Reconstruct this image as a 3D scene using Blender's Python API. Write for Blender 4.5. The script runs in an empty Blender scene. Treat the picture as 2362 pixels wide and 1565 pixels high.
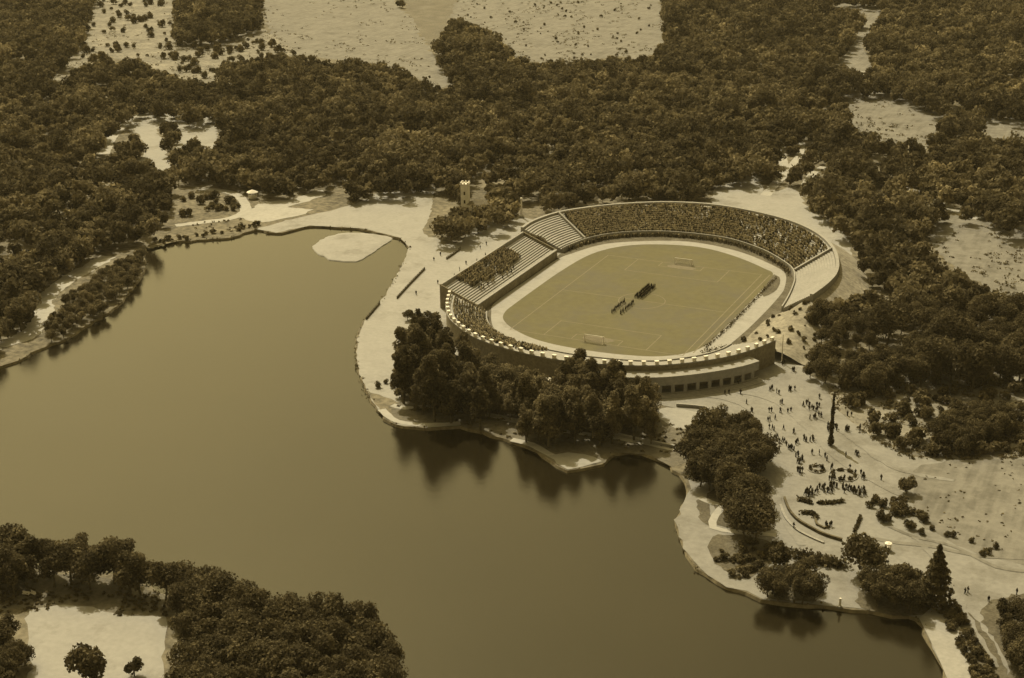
import bpy, bmesh, math, random
import numpy as np
from mathutils import Vector, Matrix
from mathutils import noise as mnoise
from mathutils.geometry import tessellate_polygon

random.seed(7)
rng = np.random.default_rng(7)
scene = bpy.context.scene
COL = scene.collection
PI = math.pi
HAZE = .000035

# ------------------------------------------------------------------ camera
W, H, F = 2362.0, 1565.0, 3500.0
CAM = np.array([193.279, -532.356, 198.213])
yaw, pitch, roll = -.439, .362, -.011
D = np.array([math.sin(yaw)*math.cos(pitch), math.cos(yaw)*math.cos(pitch), -math.sin(pitch)])
_r = np.array([math.cos(yaw), -math.sin(yaw), 0.0]); _u = np.cross(_r, D)
RT = math.cos(roll)*_r + math.sin(roll)*_u
UP = -math.sin(roll)*_r + math.cos(roll)*_u
cd = bpy.data.cameras.new('camera'); cam = bpy.data.objects.new('camera', cd); COL.objects.link(cam)
m = Matrix(((RT[0], UP[0], -D[0], CAM[0]), (RT[1], UP[1], -D[1], CAM[1]), (RT[2], UP[2], -D[2], CAM[2]), (0, 0, 0, 1)))
cam.matrix_world = m
cd.sensor_width = 36; cd.lens = F/W*36; cd.clip_start = 1; cd.clip_end = 9000
scene.camera = cam

def G(px, py, z=0.0):
    """ground point (plane at height z) seen at a pixel of the survey photograph"""
    v = D*F + RT*(px-W/2) - UP*(py-H/2)
    p = CAM + v*((z-CAM[2])/v[2])
    return float(p[0]), float(p[1])
def project(X):
    V = np.asarray(X, float) - CAM
    k = V @ D
    return np.stack([W/2 + F*(V @ RT)/k, H/2 - F*(V @ UP)/k, F/k], -1)
def gpts(pts, z=0.0): return [G(a, b, z) for a, b in pts]

# ------------------------------------------------------------------ tagging
def tag(o, label=None, cat=None, group=None, kind=None):
    if label: o['label'] = label
    if cat: o['category'] = cat
    if group: o['group'] = group
    if kind: o['kind'] = kind
    return o
def empty(name, loc=(0, 0, 0), rz=0.0, s=1.0):
    o = bpy.data.objects.new(name, None); COL.objects.link(o)
    o.location = loc; o.rotation_euler = (0, 0, rz); o.scale = (s, s, s); o.empty_display_size = .5
    return o

# ------------------------------------------------------------------ materials
TINT = (1.0, .795, .345)
def lin(v, sat=1.0):
    """warm brown-yellow tone of the print, v = reflectance"""
    return (v, v*(1-.13*sat), v*(1-.40*sat), 1)
def mat(name, a, b=None, scale=.1, rough=.9, sat=1.0, detail=6, scale2=None, contrast=(.35, .65), attr=None, rand=0.0, bump=0.0, bscale=1.0):
    mt = bpy.data.materials.new(name); mt.use_nodes = True
    nt = mt.node_tree; N = nt.nodes; L = nt.links
    bs = N['Principled BSDF']; bs.inputs['Roughness'].default_value = rough
    bs.inputs['Specular IOR Level'].default_value = .15
    b = a if b is None else b
    geo = N.new('ShaderNodeNewGeometry')
    no = N.new('ShaderNodeTexNoise'); no.inputs['Scale'].default_value = scale; no.inputs['Detail'].default_value = detail
    no.inputs['Roughness'].default_value = .65
    L.new(geo.outputs['Position'], no.inputs['Vector'])
    fac = no.outputs['Fac']
    if scale2:
        n2 = N.new('ShaderNodeTexNoise'); n2.inputs['Scale'].default_value = scale2; n2.inputs['Detail'].default_value = 4
        L.new(geo.outputs['Position'], n2.inputs['Vector'])
        ad = N.new('ShaderNodeMath'); ad.operation = 'ADD'; L.new(fac, ad.inputs[0]); L.new(n2.outputs['Fac'], ad.inputs[1])
        ml = N.new('ShaderNodeMath'); ml.operation = 'MULTIPLY'; ml.inputs[1].default_value = .5; L.new(ad.outputs[0], ml.inputs[0])
        fac = ml.outputs[0]
    cr = N.new('ShaderNodeValToRGB'); e = cr.color_ramp.elements
    e[0].position, e[1].position = contrast
    e[0].color = lin(a, sat); e[1].color = lin(b, sat)
    L.new(fac, cr.inputs['Fac'])
    col = cr.outputs['Color']
    if attr:
        at = N.new('ShaderNodeAttribute'); at.attribute_name = attr
        mx = N.new('ShaderNodeMix'); mx.data_type = 'RGBA'; mx.blend_type = 'MULTIPLY'; mx.inputs['Factor'].default_value = 1
        L.new(col, mx.inputs['A']); L.new(at.outputs['Color'], mx.inputs['B']); col = mx.outputs['Result']
    if rand:
        oi = N.new('ShaderNodeObjectInfo')
        mr = N.new('ShaderNodeMapRange'); mr.inputs['To Min'].default_value = 1-rand; mr.inputs['To Max'].default_value = 1+rand
        L.new(oi.outputs['Random'], mr.inputs['Value'])
        vm = N.new('ShaderNodeVectorMath'); vm.operation = 'SCALE'
        L.new(col, vm.inputs[0]); L.new(mr.outputs['Result'], vm.inputs['Scale']); col = vm.outputs['Vector']
    L.new(col, bs.inputs['Base Color'])
    if bump:
        nb = N.new('ShaderNodeTexNoise'); nb.inputs['Scale'].default_value = bscale; nb.inputs['Detail'].default_value = 5
        L.new(geo.outputs['Position'], nb.inputs['Vector'])
        bp = N.new('ShaderNodeBump'); bp.inputs['Strength'].default_value = bump; bp.inputs['Distance'].default_value = .5
        L.new(nb.outputs['Fac'], bp.inputs['Height']); L.new(bp.outputs['Normal'], bs.inputs['Normal'])
    return mt

M = {}
M['ground'] = mat('wood_floor_grass', 0.05, 0.19, .05, scale2=.4, sat=0.95, bump=.6, bscale=.8)
M['grass'] = mat('park_grass', 0.07, 0.15, .06, scale2=.7, sat=0.8, bump=.4, bscale=1.5)
M['scrub'] = mat('scrubby_grass', 0.07, 0.24, .05, scale2=.45, sat=0.6, bump=.5, bscale=.6)
M['lawn'] = mat('lawn_grass', 0.05, 0.12, .2, scale2=1.3, sat=0.95, bump=.4, bscale=1.2)
M['pitch'] = mat('pitch_turf', 0.088, 0.122, .03, scale2=.35, sat=1.3, contrast=(.3, .7))
M['worn'] = mat('worn_turf', .12, .165, .6, sat=1.0)
M['chalk'] = mat('pitch_chalk', .145, .19, .5, sat=1.0)
M['sand'] = mat('pale_sandy_soil', 0.22, 0.29, .12, scale2=.6, sat=0.3, contrast=(.3, .7), bump=.15, bscale=.7)
M['field'] = mat('dry_pale_field', 0.12, 0.2, .035, scale2=.3, sat=0.45, contrast=(.3, .7), bump=.5, bscale=.35)
M['plaza'] = mat('trodden_plaza_soil', .165, .235, .1, scale2=.6, sat=.3, contrast=(.3, .7), bump=.2, bscale=.9)
M['track'] = mat('cinder_track', 0.24, 0.30, .06, scale2=.5, sat=0.3)
M['path'] = mat('path_gravel', .27, .35, .1, scale2=.5, sat=0.35)
M['concrete'] = mat('weathered_concrete', 0.22, 0.30, .12, scale2=.9, sat=0.32)
M['wall'] = mat('shade_darkened_wall', .13, .25, .2, scale2=1.2, sat=.95)  # colour darkened to deepen the shade on the stands' walls away from the sun
M['white'] = mat('white_paint', .60, .72, .5, sat=0.45)
M['bank'] = mat('earth_bank', 0.09, 0.21, .2, scale2=1.0, sat=1.1)
M['dark'] = mat('dark_iron', .03, .06, .6, sat=1.2)
M['roof'] = mat('tile_roof', 0.1, 0.16, .5, sat=1.0)
M['bark'] = mat('bark', .05, .12, .8, sat=1.2)
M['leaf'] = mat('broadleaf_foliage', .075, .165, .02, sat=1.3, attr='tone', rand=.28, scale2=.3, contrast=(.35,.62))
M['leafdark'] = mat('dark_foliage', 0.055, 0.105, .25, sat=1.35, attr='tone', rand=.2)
M['shrubleaf'] = mat('shrub_foliage', 0.07, 0.13, .3, sat=1.35, attr='tone', rand=.3)
M['cloth_dark'] = mat('dark_clothes', 0.012, 0.025, 2, sat=1.2, rand=.4)
M['cloth_pale'] = mat('pale_clothes', .35, .6, 2, sat=.9, rand=.3)
M['skin'] = mat('skin', .3, .36, 2, sat=1.1)
M['crowd'] = mat('spectator_clothes', 0.4, 0.5, .5, sat=1.05, attr='tone')
M['net'] = mat('goal_net', 0.28, 0.36, 2, sat=.9)

def water_mat():
    mt = bpy.data.materials.new('lake_water'); mt.use_nodes = True
    nt = mt.node_tree; N = nt.nodes; L = nt.links
    bs = N['Principled BSDF']
    geo = N.new('ShaderNodeNewGeometry')
    no = N.new('ShaderNodeTexNoise'); no.inputs['Scale'].default_value = .012; no.inputs['Detail'].default_value = 5
    L.new(geo.outputs['Position'], no.inputs['Vector'])
    cr = N.new('ShaderNodeValToRGB'); e = cr.color_ramp.elements
    e[0].position, e[1].position = .3, .7
    e[0].color = lin(.008, 1.6); e[1].color = lin(.014, 1.5)
    L.new(no.outputs['Fac'], cr.inputs['Fac']); L.new(cr.outputs['Color'], bs.inputs['Base Color'])
    n3 = N.new('ShaderNodeTexNoise'); n3.inputs['Scale'].default_value = .018; n3.inputs['Detail'].default_value = 4; L.new(geo.outputs['Position'], n3.inputs['Vector'])
    mr = N.new('ShaderNodeMapRange'); mr.inputs['From Min'].default_value = .35; mr.inputs['From Max'].default_value = .65; mr.inputs['To Min'].default_value = .05; mr.inputs['To Max'].default_value = .13
    L.new(n3.outputs['Fac'], mr.inputs['Value']); L.new(mr.outputs['Result'], bs.inputs['Roughness'])
    bs.inputs['IOR'].default_value = 1.33
    bs.inputs['Specular IOR Level'].default_value = .5
    n2 = N.new('ShaderNodeTexNoise'); n2.inputs['Scale'].default_value = .3; n2.inputs['Detail'].default_value = 9; n2.inputs['Roughness'].default_value = .75
    L.new(geo.outputs['Position'], n2.inputs['Vector'])
    bp = N.new('ShaderNodeBump'); bp.inputs['Strength'].default_value = .10; bp.inputs['Distance'].default_value = .5
    L.new(n2.outputs['Fac'], bp.inputs['Height']); L.new(bp.outputs['Normal'], bs.inputs['Normal'])
    return mt
def mottle(mt, dark, sc, lo, hi, wave=0.0):
    nt = mt.node_tree; N = nt.nodes; L = nt.links; bs = N['Principled BSDF']
    src = bs.inputs['Base Color'].links[0].from_socket
    geo = N.new('ShaderNodeNewGeometry'); no = N.new('ShaderNodeTexNoise'); no.inputs['Scale'].default_value = sc; no.inputs['Detail'].default_value = 9; no.inputs['Roughness'].default_value = .72
    L.new(geo.outputs['Position'], no.inputs['Vector']); f = no.outputs['Fac']
    if wave:
        mp = N.new('ShaderNodeMapping'); mp.inputs['Rotation'].default_value = (0, 0, -.25); mp.inputs['Scale'].default_value = (1, .07, 1); L.new(geo.outputs['Position'], mp.inputs['Vector'])
        wv = N.new('ShaderNodeTexNoise'); wv.inputs['Scale'].default_value = wave; wv.inputs['Detail'].default_value = 5
        L.new(mp.outputs['Vector'], wv.inputs['Vector'])
        ma = N.new('ShaderNodeMath'); ma.operation = 'MULTIPLY_ADD'; ma.inputs[1].default_value = .5; L.new(wv.outputs['Fac'], ma.inputs[0]); L.new(f, ma.inputs[2]); f = ma.outputs[0]
    mr = N.new('ShaderNodeMapRange'); mr.inputs['From Min'].default_value = lo; mr.inputs['From Max'].default_value = hi
    L.new(f, mr.inputs['Value'])
    mx = N.new('ShaderNodeMix'); mx.data_type = 'RGBA'; L.new(mr.outputs['Result'], mx.inputs['Factor']); L.new(src, mx.inputs['A']); mx.inputs['B'].default_value = lin(dark, .6)
    L.new(mx.outputs['Result'], bs.inputs['Base Color'])
mottle(M['plaza'], .10, .06, .50, .74)
mottle(M['sand'], .13, .045, .53, .75)
mottle(M['path'], .15, .09, .58, .8)
mottle(M['field'], .07, .09, .70, 1.05, wave=.5)
mottle(M['scrub'], .26, .06, .50, .68)
mottle(M['lawn'], .13, .10, .52, .72)
mottle(M['grass'], .16, .08, .50, .72)
for e_ in [n for n in M['pitch'].node_tree.nodes if n.type == 'VALTORGB'][0].color_ramp.elements:
    v_ = e_.color[0]; e_.color = (v_*1.02, v_*.91, v_*.47, 1)
mottle(M['pitch'], .088, .035, .45, .75)
mottle(M['track'], .15, .07, .55, .8)
M['water'] = water_mat()
def leafy(mt, t=.35):
    # thin leaves let part of the sunlight through
    nt = mt.node_tree; N = nt.nodes; L = nt.links
    bs = N['Principled BSDF']; bs.inputs['Specular IOR Level'].default_value = .05
    col = bs.inputs['Base Color'].links[0].from_socket
    tr = N.new('ShaderNodeBsdfTranslucent'); L.new(col, tr.inputs['Color'])
    mx = N.new('ShaderNodeMixShader'); mx.inputs['Fac'].default_value = t
    L.new(bs.outputs['BSDF'], mx.inputs[1]); L.new(tr.outputs['BSDF'], mx.inputs[2])
    L.new(mx.outputs['Shader'], N['Material Output'].inputs['Surface'])
for k in ('leaf', 'leafdark', 'shrubleaf'): leafy(M[k])

# ------------------------------------------------------------------ mesh helpers
class MB:
    def __init__(s): s.v = []; s.f = []; s.m = []
    def add(s, vs, fs, mi=0):
        o = len(s.v); s.v += [tuple(p) for p in vs]
        for f in fs: s.f.append(tuple(i+o for i in f)); s.m.append(mi)
    def box(s, c, d, rz=0.0, mi=0):
        x, y, z = d[0]/2, d[1]/2, d[2]/2
        ca, sa = math.cos(rz), math.sin(rz)
        vs = [(c[0]+a*ca-b*sa, c[1]+a*sa+b*ca, c[2]+e) for e in (-z, z) for a, b in ((-x, -y), (x, -y), (x, y), (-x, y))]
        s.add(vs, [(0, 3, 2, 1), (4, 5, 6, 7), (0, 1, 5, 4), (1, 2, 6, 5), (2, 3, 7, 6), (3, 0, 4, 7)], mi)
    def tube(s, a, b, ra, rb, n=7, mi=0, cap=True):
        a = Vector(a); b = Vector(b); d = (b-a).normalized()
        u = d.orthogonal().normalized(); w = d.cross(u)
        vs = []
        for p, r in ((a, ra), (b, rb)):
            for k in range(n):
                t = 2*PI*k/n; vs.append(p + u*r*math.cos(t) + w*r*math.sin(t))
        fs = [(k, (k+1) % n, n+(k+1) % n, n+k) for k in range(n)]
        if cap: fs += [tuple(range(n))[::-1], tuple(range(n, 2*n))]
        s.add(vs, fs, mi)
    def lathe(s, prof, n=16, c=(0, 0, 0), mi=0):
        vs = [(c[0]+r*math.cos(2*PI*k/n), c[1]+r*math.sin(2*PI*k/n), c[2]+z) for r, z in prof for k in range(n)]
        fs = [(i*n+k, i*n+(k+1) % n, (i+1)*n+(k+1) % n, (i+1)*n+k) for i in range(len(prof)-1) for k in range(n)]
        fs += [tuple(range(n))[::-1], tuple(range((len(prof)-1)*n, len(prof)*n))]
        s.add(vs, fs, mi)
    def wall(s, pts, z0, z1, t, closed=False, mi=0):
        """upright wall of thickness t along a polyline; z0/z1 numbers or lists"""
        n = len(pts); L_, R_ = [], []
        for i in range(n):
            p = Vector(pts[i]); q0 = Vector(pts[(i-1) % n] if (closed or i > 0) else pts[i]); q1 = Vector(pts[(i+1) % n] if (closed or i < n-1) else pts[i])
            d = (q1-q0).normalized(); nn = Vector((-d.y, d.x))
            L_.append(p+nn*t/2); R_.append(p-nn*t/2)
        za = z0 if isinstance(z0, list) else [z0]*n; zb = z1 if isinstance(z1, list) else [z1]*n
        vs = []
        for i in range(n):
            vs += [(L_[i].x, L_[i].y, za[i]), (R_[i].x, R_[i].y, za[i]), (R_[i].x, R_[i].y, zb[i]), (L_[i].x, L_[i].y, zb[i])]
        fs = []
        for i in range(n if closed else n-1):
            a = 4*i; b = 4*((i+1) % n)
            for k in range(4): fs.append((a+k, a+(k+1) % 4, b+(k+1) % 4, b+k))
        if not closed: fs += [(3, 2, 1, 0), (4*n-4, 4*n-3, 4*n-2, 4*n-1)]
        s.add(vs, fs, mi)
    def mesh(s, name, mats):
        me = bpy.data.meshes.new(name); me.from_pydata(s.v, [], s.f)
        for q in (mats if isinstance(mats, (list, tuple)) else [mats]): me.materials.append(q)
        me.polygons.foreach_set('material_index', s.m)
        bm = bmesh.new(); bm.from_mesh(me); bmesh.ops.recalc_face_normals(bm, faces=bm.faces); bm.to_mesh(me); bm.free()
        return me
    def build(s, name, mats, parent=None):
        o = bpy.data.objects.new(name, s.mesh(name, mats)); COL.objects.link(o)
        if parent: o.parent = parent
        return o

def catmull(pts, step, closed=False):
    P_ = [Vector(p) for p in pts]; n = len(P_); out = []
    for i in range(n if closed else n-1):
        if closed: a, b, c, d = P_[(i-1) % n], P_[i], P_[(i+1) % n], P_[(i+2) % n]
        else: a, b, c, d = P_[max(i-1, 0)], P_[i], P_[i+1], P_[min(i+2, n-1)]
        k = max(1, int((c-b).length/step))
        for j in range(k):
            t = j/k
            out.append(.5*((2*b)+(c-a)*t+(2*a-5*b+4*c-d)*t*t+(3*b-a-3*c+d)*t**3))
    if not closed: out.append(P_[-1].copy())
    return [(p.x, p.y) for p in out]
def catmull_n(pts, per):
    """same number of samples per control interval (so two curves stay paired)"""
    P_ = [Vector(p) for p in pts]; n = len(P_); out = []
    for i in range(n-1):
        a, b, c, d = P_[max(i-1, 0)], P_[i], P_[i+1], P_[min(i+2, n-1)]
        for j in range(per):
            t = j/per
            out.append(.5*((2*b)+(c-a)*t+(2*a-5*b+4*c-d)*t*t+(3*b-a-3*c+d)*t**3))
    out.append(P_[-1].copy())
    return [(p.x, p.y) for p in out]
def rough_outline(pts, step=3.0, amp=.6):
    out = []; n = len(pts)
    for i in range(n):
        a = Vector(pts[i]); b = Vector(pts[(i+1) % n]); k = max(1, int((b-a).length/step))
        for j in range(k):
            p = a.lerp(b, j/k); out.append((p.x+random.gauss(0, amp), p.y+random.gauss(0, amp)))
    return out
def sheet(name, loops, z, material, kind='structure', label=None, cat=None):
    tri = tessellate_polygon([[Vector((x, y, 0)) for x, y in lp] for lp in loops])
    vs = [(x, y, z) for lp in loops for x, y in lp]
    me = bpy.data.meshes.new(name); me.from_pydata(vs, [], [tuple(t) for t in tri]); me.materials.append(material)
    bm = bmesh.new(); bm.from_mesh(me)
    for f in bm.faces:
        if f.normal.z < 0: f.normal_flip()
    bm.to_mesh(me); bm.free()
    o = bpy.data.objects.new(name, me); COL.objects.link(o); tag(o, label, cat, None, kind)
    return o
NP = [0]
def lift():
    NP[0] += 1; return NP[0]*.0004
def patch(name, px, z, material, amp=.6, step=3.0, smooth=False, label=None):
    w = gpts(px); z = z+lift()
    if smooth: w = catmull(w, 3.0, True)
    return sheet(name, [rough_outline(w, step, amp) if amp else w], z, material, label=label)
def strip(name, px, width, z, material, amp=.25, world=False):
    pts = catmull(px if world else gpts(px), 2.5); z = z+lift()
    n = len(pts); L_, R_ = [], []
    for i in range(n):
        d = (Vector(pts[min(i+1, n-1)])-Vector(pts[max(i-1, 0)])).normalized()
        wd = width/2*(1+random.gauss(0, amp*.3))
        L_.append((pts[i][0]-d.y*wd, pts[i][1]+d.x*wd)); R_.append((pts[i][0]+d.y*wd, pts[i][1]-d.x*wd))
    vs = [(x, y, z) for x, y in L_]+[(x, y, z) for x, y in R_]
    me = bpy.data.meshes.new(name); me.from_pydata(vs, [], [(i, n+i, n+i+1, i+1) for i in range(n-1)]); me.materials.append(material)
    o = bpy.data.objects.new(name, me); COL.objects.link(o); tag(o, None, None, None, 'structure')
    return o
def inpoly(P_, poly):
    x, y = P_[:, 0], P_[:, 1]; r = np.zeros(len(x), bool); n = len(poly)
    for i in range(n):
        x0, y0 = poly[i]; x1, y1 = poly[(i+1) % n]
        if y0 == y1: continue
        c = ((y0 > y) != (y1 > y)) & (x < (x1-x0)*(y-y0)/(y1-y0)+x0)
        r ^= c
    return r

# ------------------------------------------------------------------ light
SUN_DIR = Vector((-.74, .67, 0)).normalized(); EL = math.radians(50)
sl = bpy.data.lights.new('sun', 'SUN'); so = bpy.data.objects.new('sun', sl); COL.objects.link(so)
sl.energy = 3.6; sl.angle = math.radians(.5); sl.color = (1, .90, .66)
to = Vector((SUN_DIR.x*math.cos(EL), SUN_DIR.y*math.cos(EL), math.sin(EL)))
so.rotation_euler = to.to_track_quat('Z', 'Y').to_euler()
wd = bpy.data.worlds.new('World'); scene.world = wd; wd.use_nodes = True
nt = wd.node_tree; N = nt.nodes; L = nt.links
bg = N['Background']; sky = N.new('ShaderNodeTexSky'); sky.sky_type = 'NISHITA'; sky.sun_disc = False
sky.sun_elevation = EL; sky.sun_rotation = math.atan2(SUN_DIR.x, SUN_DIR.y); sky.dust_density = 5; sky.air_density = 1.0
bw = N.new('ShaderNodeRGBToBW'); L.new(sky.outputs['Color'], bw.inputs['Color'])
tn = N.new('ShaderNodeVectorMath'); tn.operation = 'SCALE'; tn.inputs[0].default_value = TINT
L.new(bw.outputs['Val'], tn.inputs['Scale']); L.new(tn.outputs['Vector'], bg.inputs['Color'])
bg.inputs['Strength'].default_value = .13
scene.view_settings.view_transform = 'Standard'; scene.view_settings.look = 'None'
scene.view_settings.exposure = .48; scene.view_settings.gamma = 1
scene.cycles.max_bounces = 6; scene.cycles.caustics_reflective = False; scene.cycles.caustics_refractive = False

# ------------------------------------------------------------------ lake and ground
UPPER = [(-400, 945), (-60, 858), (0, 846), (46, 830), (90, 806), (150, 782), (210, 745), (262, 712), (312, 655), (334, 616), (333, 578), (358, 561), (440, 555), (537, 547), (590, 530),
         (637, 538), (716, 522), (790, 525), (844, 530), (895, 543), (923, 550), (944, 571), (933, 599), (908, 650), (877, 701), (839, 742), (826, 778),
         (822, 820), (830, 866), (848, 907), (878, 952), (910, 980), (987, 988), (1062, 984), (1085, 990), (1136, 1004), (1177, 1019), (1225, 1031), (1254, 1052),
         (1284, 1075), (1308, 1087), (1343, 1080), (1390, 1071), (1417, 1046), (1480, 1045), (1504, 1053), (1548, 1071), (1556, 1082), (1584, 1110), (1588, 1130),
         (1572, 1165), (1559, 1201), (1571, 1249), (1594, 1296), (1630, 1327), (1677, 1355), (1720, 1366), (1755, 1384), (1800, 1390), (1870, 1394),
         (1935, 1402), (2000, 1408), (2060, 1418), (2120, 1428), (2144, 1475), (2164, 1519), (2184, 1565), (2205, 1620), (2290, 1900)]
LOWER = [(1100, 1900), (980, 1680), (940, 1600), (905, 1550), (850, 1500), (780, 1462), (690, 1450), (600, 1440), (520, 1418), (450, 1392), (370, 1362), (300, 1335), (220, 1318), (150, 1308), (60, 1300), (-80, 1296), (-400, 1290)]
up_w = catmull(gpts(UPPER), 3.0); lo_w = catmull(gpts(LOWER), 3.0)
nud = lambda pts, a: [(x+random.gauss(0, a), y+random.gauss(0, a)) for x, y in pts]
lake = nud(up_w, .35)+nud(lo_w, .7)
big = [(-2600, -1500), (1800, -1500), (1800, 2600), (-2600, 2600)]
sheet('ground', [big, lake], 0.0, M['ground'])
mb = MB(); nl = len(lake); vs = []
for i in range(nl):
    p = Vector(lake[i]); d = (Vector(lake[(i+1) % nl])-Vector(lake[i-1])).normalized()
    inn = Vector((d.y, -d.x))
    if i == 0:
        c_ = p+inn*.5
        sgn = 1 if inpoly(np.array([[c_.x, c_.y]]), lake)[0] else -1
    q = p+inn*sgn*1.2
    vs += [(p.x, p.y, 0.0), (q.x, q.y, -2.2)]
mb.add(vs, [(2*i, 2*((i+1) % nl), 2*((i+1) % nl)+1, 2*i+1) for i in range(nl)])
tag(mb.build('bank', M['bank']), kind='structure')
sheet('water', [[(-2000, -1400), (1600, -1400), (1600, 700), (-2000, 700)]], -.75, M['water'])

# sand bar in the lake
isl = catmull(gpts([(722, 570), (735, 555), (760, 543), (800, 535), (860, 538), (905, 548), (880, 566), (845, 590), (820, 601), (780, 599), (745, 589)]), 2.0, True)
isl = nud(isl, .3); cx_ = sum(p[0] for p in isl)/len(isl); cy_ = sum(p[1] for p in isl)/len(isl)
mb = MB(); n_ = len(isl); vs = []
for s_, z_ in ((1.06, -1.6), (1.0, -.45), (.8, -.12), (.4, .05)):
    vs += [(cx_+(x-cx_)*s_, cy_+(y-cy_)*s_, z_) for x, y in isl]
fs = [(k*n_+i, k*n_+(i+1) % n_, (k+1)*n_+(i+1) % n_, (k+1)*n_+i) for k in range(3) for i in range(n_)]+[tuple(range(3*n_, 4*n_))]
mb.add(vs, fs); tag(mb.build('sandbank', M['sand']), kind='structure')

Z1, Z2, Z3, Z4, Z5 = .03, .06, .09, .12, .15
shoreN = UPPER[14:37]
# pale promenade round the lake head, and land under the stadium
patch('promenade', [(x, y-1) for x, y in shoreN[:20]]+[(845, 900), (875, 947), (908, 976), (960, 978), (935, 935), (925, 915), (960, 890), (1000, 860), (1150, 870), (1500, 900), (1520, 870), (1560, 700), (1400, 560), (1199, 498), (1100, 520), (1060, 560), (1020, 566),
      (1008, 548), (985, 548), (975, 530), (992, 500), (1002, 433), (940, 437), (870, 446), (822, 470), (760, 487), (700, 500), (650, 512)], Z1, M['sand'], amp=.35)
patch('path', [(548, 502), (600, 468), (660, 462), (745, 438), (753, 450), (700, 468), (665, 478), (720, 484), (690, 498), (640, 508), (600, 514)], Z2, M['path'], amp=.5)
strip('path', [(405, 521), (470, 513), (525, 506), (560, 492), (566, 474), (548, 452), (510, 440), (462, 436)], 5, Z3, M['path'])
strip('path', [(-380, 880), (-60, 815), (0, 796), (54, 778), (97, 738), (100, 694), (150, 650), (190, 626), (250, 592)], 8.5, Z2, M['path'], amp=.5)
strip('path', [(340, 572), (450, 545), (540, 530), (590, 520)], 3.2, Z2, M['bank'], amp=.5)
# southern shore path and spit
patch('grass_verge', [(900, 935), (935, 925), (1110, 935), (1300, 960), (1500, 960), (1620, 985), (1640, 1050), (1556, 1078), (1500, 1050), (1417, 1042), (1390, 1068), (1308, 1083), (1254, 1048), (1177, 1014), (1085, 985), (1062, 980), (910, 977)], .045, M['grass'], amp=.4)
strip('path', [(880, 945), (915, 972), (987, 981), (1062, 977)], 2.6, Z3, M['path'])
strip('path', [(905, 935), (935, 942), (990, 938), (1062, 948), (1110, 955), (1162, 967), (1254, 988), (1343, 1001), (1402, 1008), (1480, 1021), (1557, 1037)], 2.6, Z3, M['path'])
strip('path', [(1180, 1015), (1225, 1026), (1262, 1046), (1296, 1062)], 2.6, Z3, M['path'])
patch('sandy_beach', [(1262, 1052), (1310, 1045), (1350, 1048), (1388, 1066), (1343, 1077), (1308, 1085), (1284, 1073)], Z4, M['sand'], amp=.3)
patch('terrace_floor', [(1512, 945), (1540, 940), (1625, 950), (1606, 988), (1560, 990), (1512, 962)], Z2, M['sand'], amp=.3)
# pale ground round the far curve and down to the plaza
patch('sandy_ground', [(1640, 475), (1648, 432), (1700, 408), (1748, 404), (1762, 445), (1840, 430), (1858, 470), (1900, 505), (1955, 540), (1965, 590), (1990, 650), (1930, 690), (1905, 715), (1862, 745), (1872, 790), (1862, 830), (1850, 870), (1790, 900), (1600, 890), (1560, 700), (1700, 560)], Z1, M['sand'], amp=.8)
# plaza and the south-eastern point
patch('plaza', [(1495, 930), (1500, 905), (1700, 865), (1820, 830), (1870, 868), (1905, 888), (1925, 940), (1975, 985), (2015, 1012), (2095, 1052), (2200, 1062), (2300, 1058), (2760, 1062), (2760, 1640), (2330, 1640), (2204, 1618)]
      + [(x+1, y-1) for x, y in UPPER[66:47:-1]]+[(1600, 1060), (1640, 1000), (1625, 955)], Z2, M['plaza'], amp=.4)
patch('rough_ground', [(1900, 886), (1990, 890), (2100, 868), (2760, 840), (2760, 1064), (2300, 1058), (2200, 1062), (2095, 1052), (2015, 1012), (1975, 985), (1925, 940)], Z1, M['scrub'], amp=.8)
patch('sandy_field', [(2118, 1075), (2200, 1064), (2300, 1060), (2760, 1064), (2760, 1300), (2362, 1300), (2250, 1280), (2140, 1220), (2100, 1150)], Z3, M['field'], amp=.8)
# lawns of the point
lawns = [[(1612, 1152), (1632, 1156), (1640, 1180), (1636, 1216), (1620, 1205), (1609, 1180)],
         [(1632, 1150), (1665, 1120), (1760, 1100), (1790, 1210), (1770, 1228), (1690, 1222), (1645, 1210), (1660, 1180)],
         [(1630, 1262), (1655, 1236), (1700, 1234), (1765, 1246), (1800, 1262), (1780, 1300), (1735, 1330), (1700, 1340), (1655, 1300)],
         [(1760, 1345), (1830, 1300), (1880, 1340), (1905, 1370), (1880, 1390), (1770, 1380)],
         [(1980, 1370), (2060, 1330), (2130, 1330), (2150, 1400), (2110, 1420), (1985, 1402)],
         [(2190, 1395), (2215, 1390), (2300, 1500), (2345, 1640), (2270, 1640), (2215, 1500)],
         [(2290, 1385), (2760, 1370), (2760, 1640), (2370, 1640), (2320, 1520)]]
for k, q in enumerate(lawns): patch('lawn', q, Z4, M['lawn'], amp=.35, step=1.5, smooth=True)
strip('path', [(1612, 1148), (1645, 1162), (1668, 1166), (1650, 1190), (1645, 1218), (1700, 1228), (1790, 1236)], 2.2, Z5, M['path'])
patch('quay', [(2120, 1428), (2150, 1402), (2185, 1392), (2215, 1450), (2250, 1530), (2285, 1640), (2208, 1622), (2184, 1565), (2164, 1519), (2144, 1475)], .18, M['concrete'], amp=0)
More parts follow.
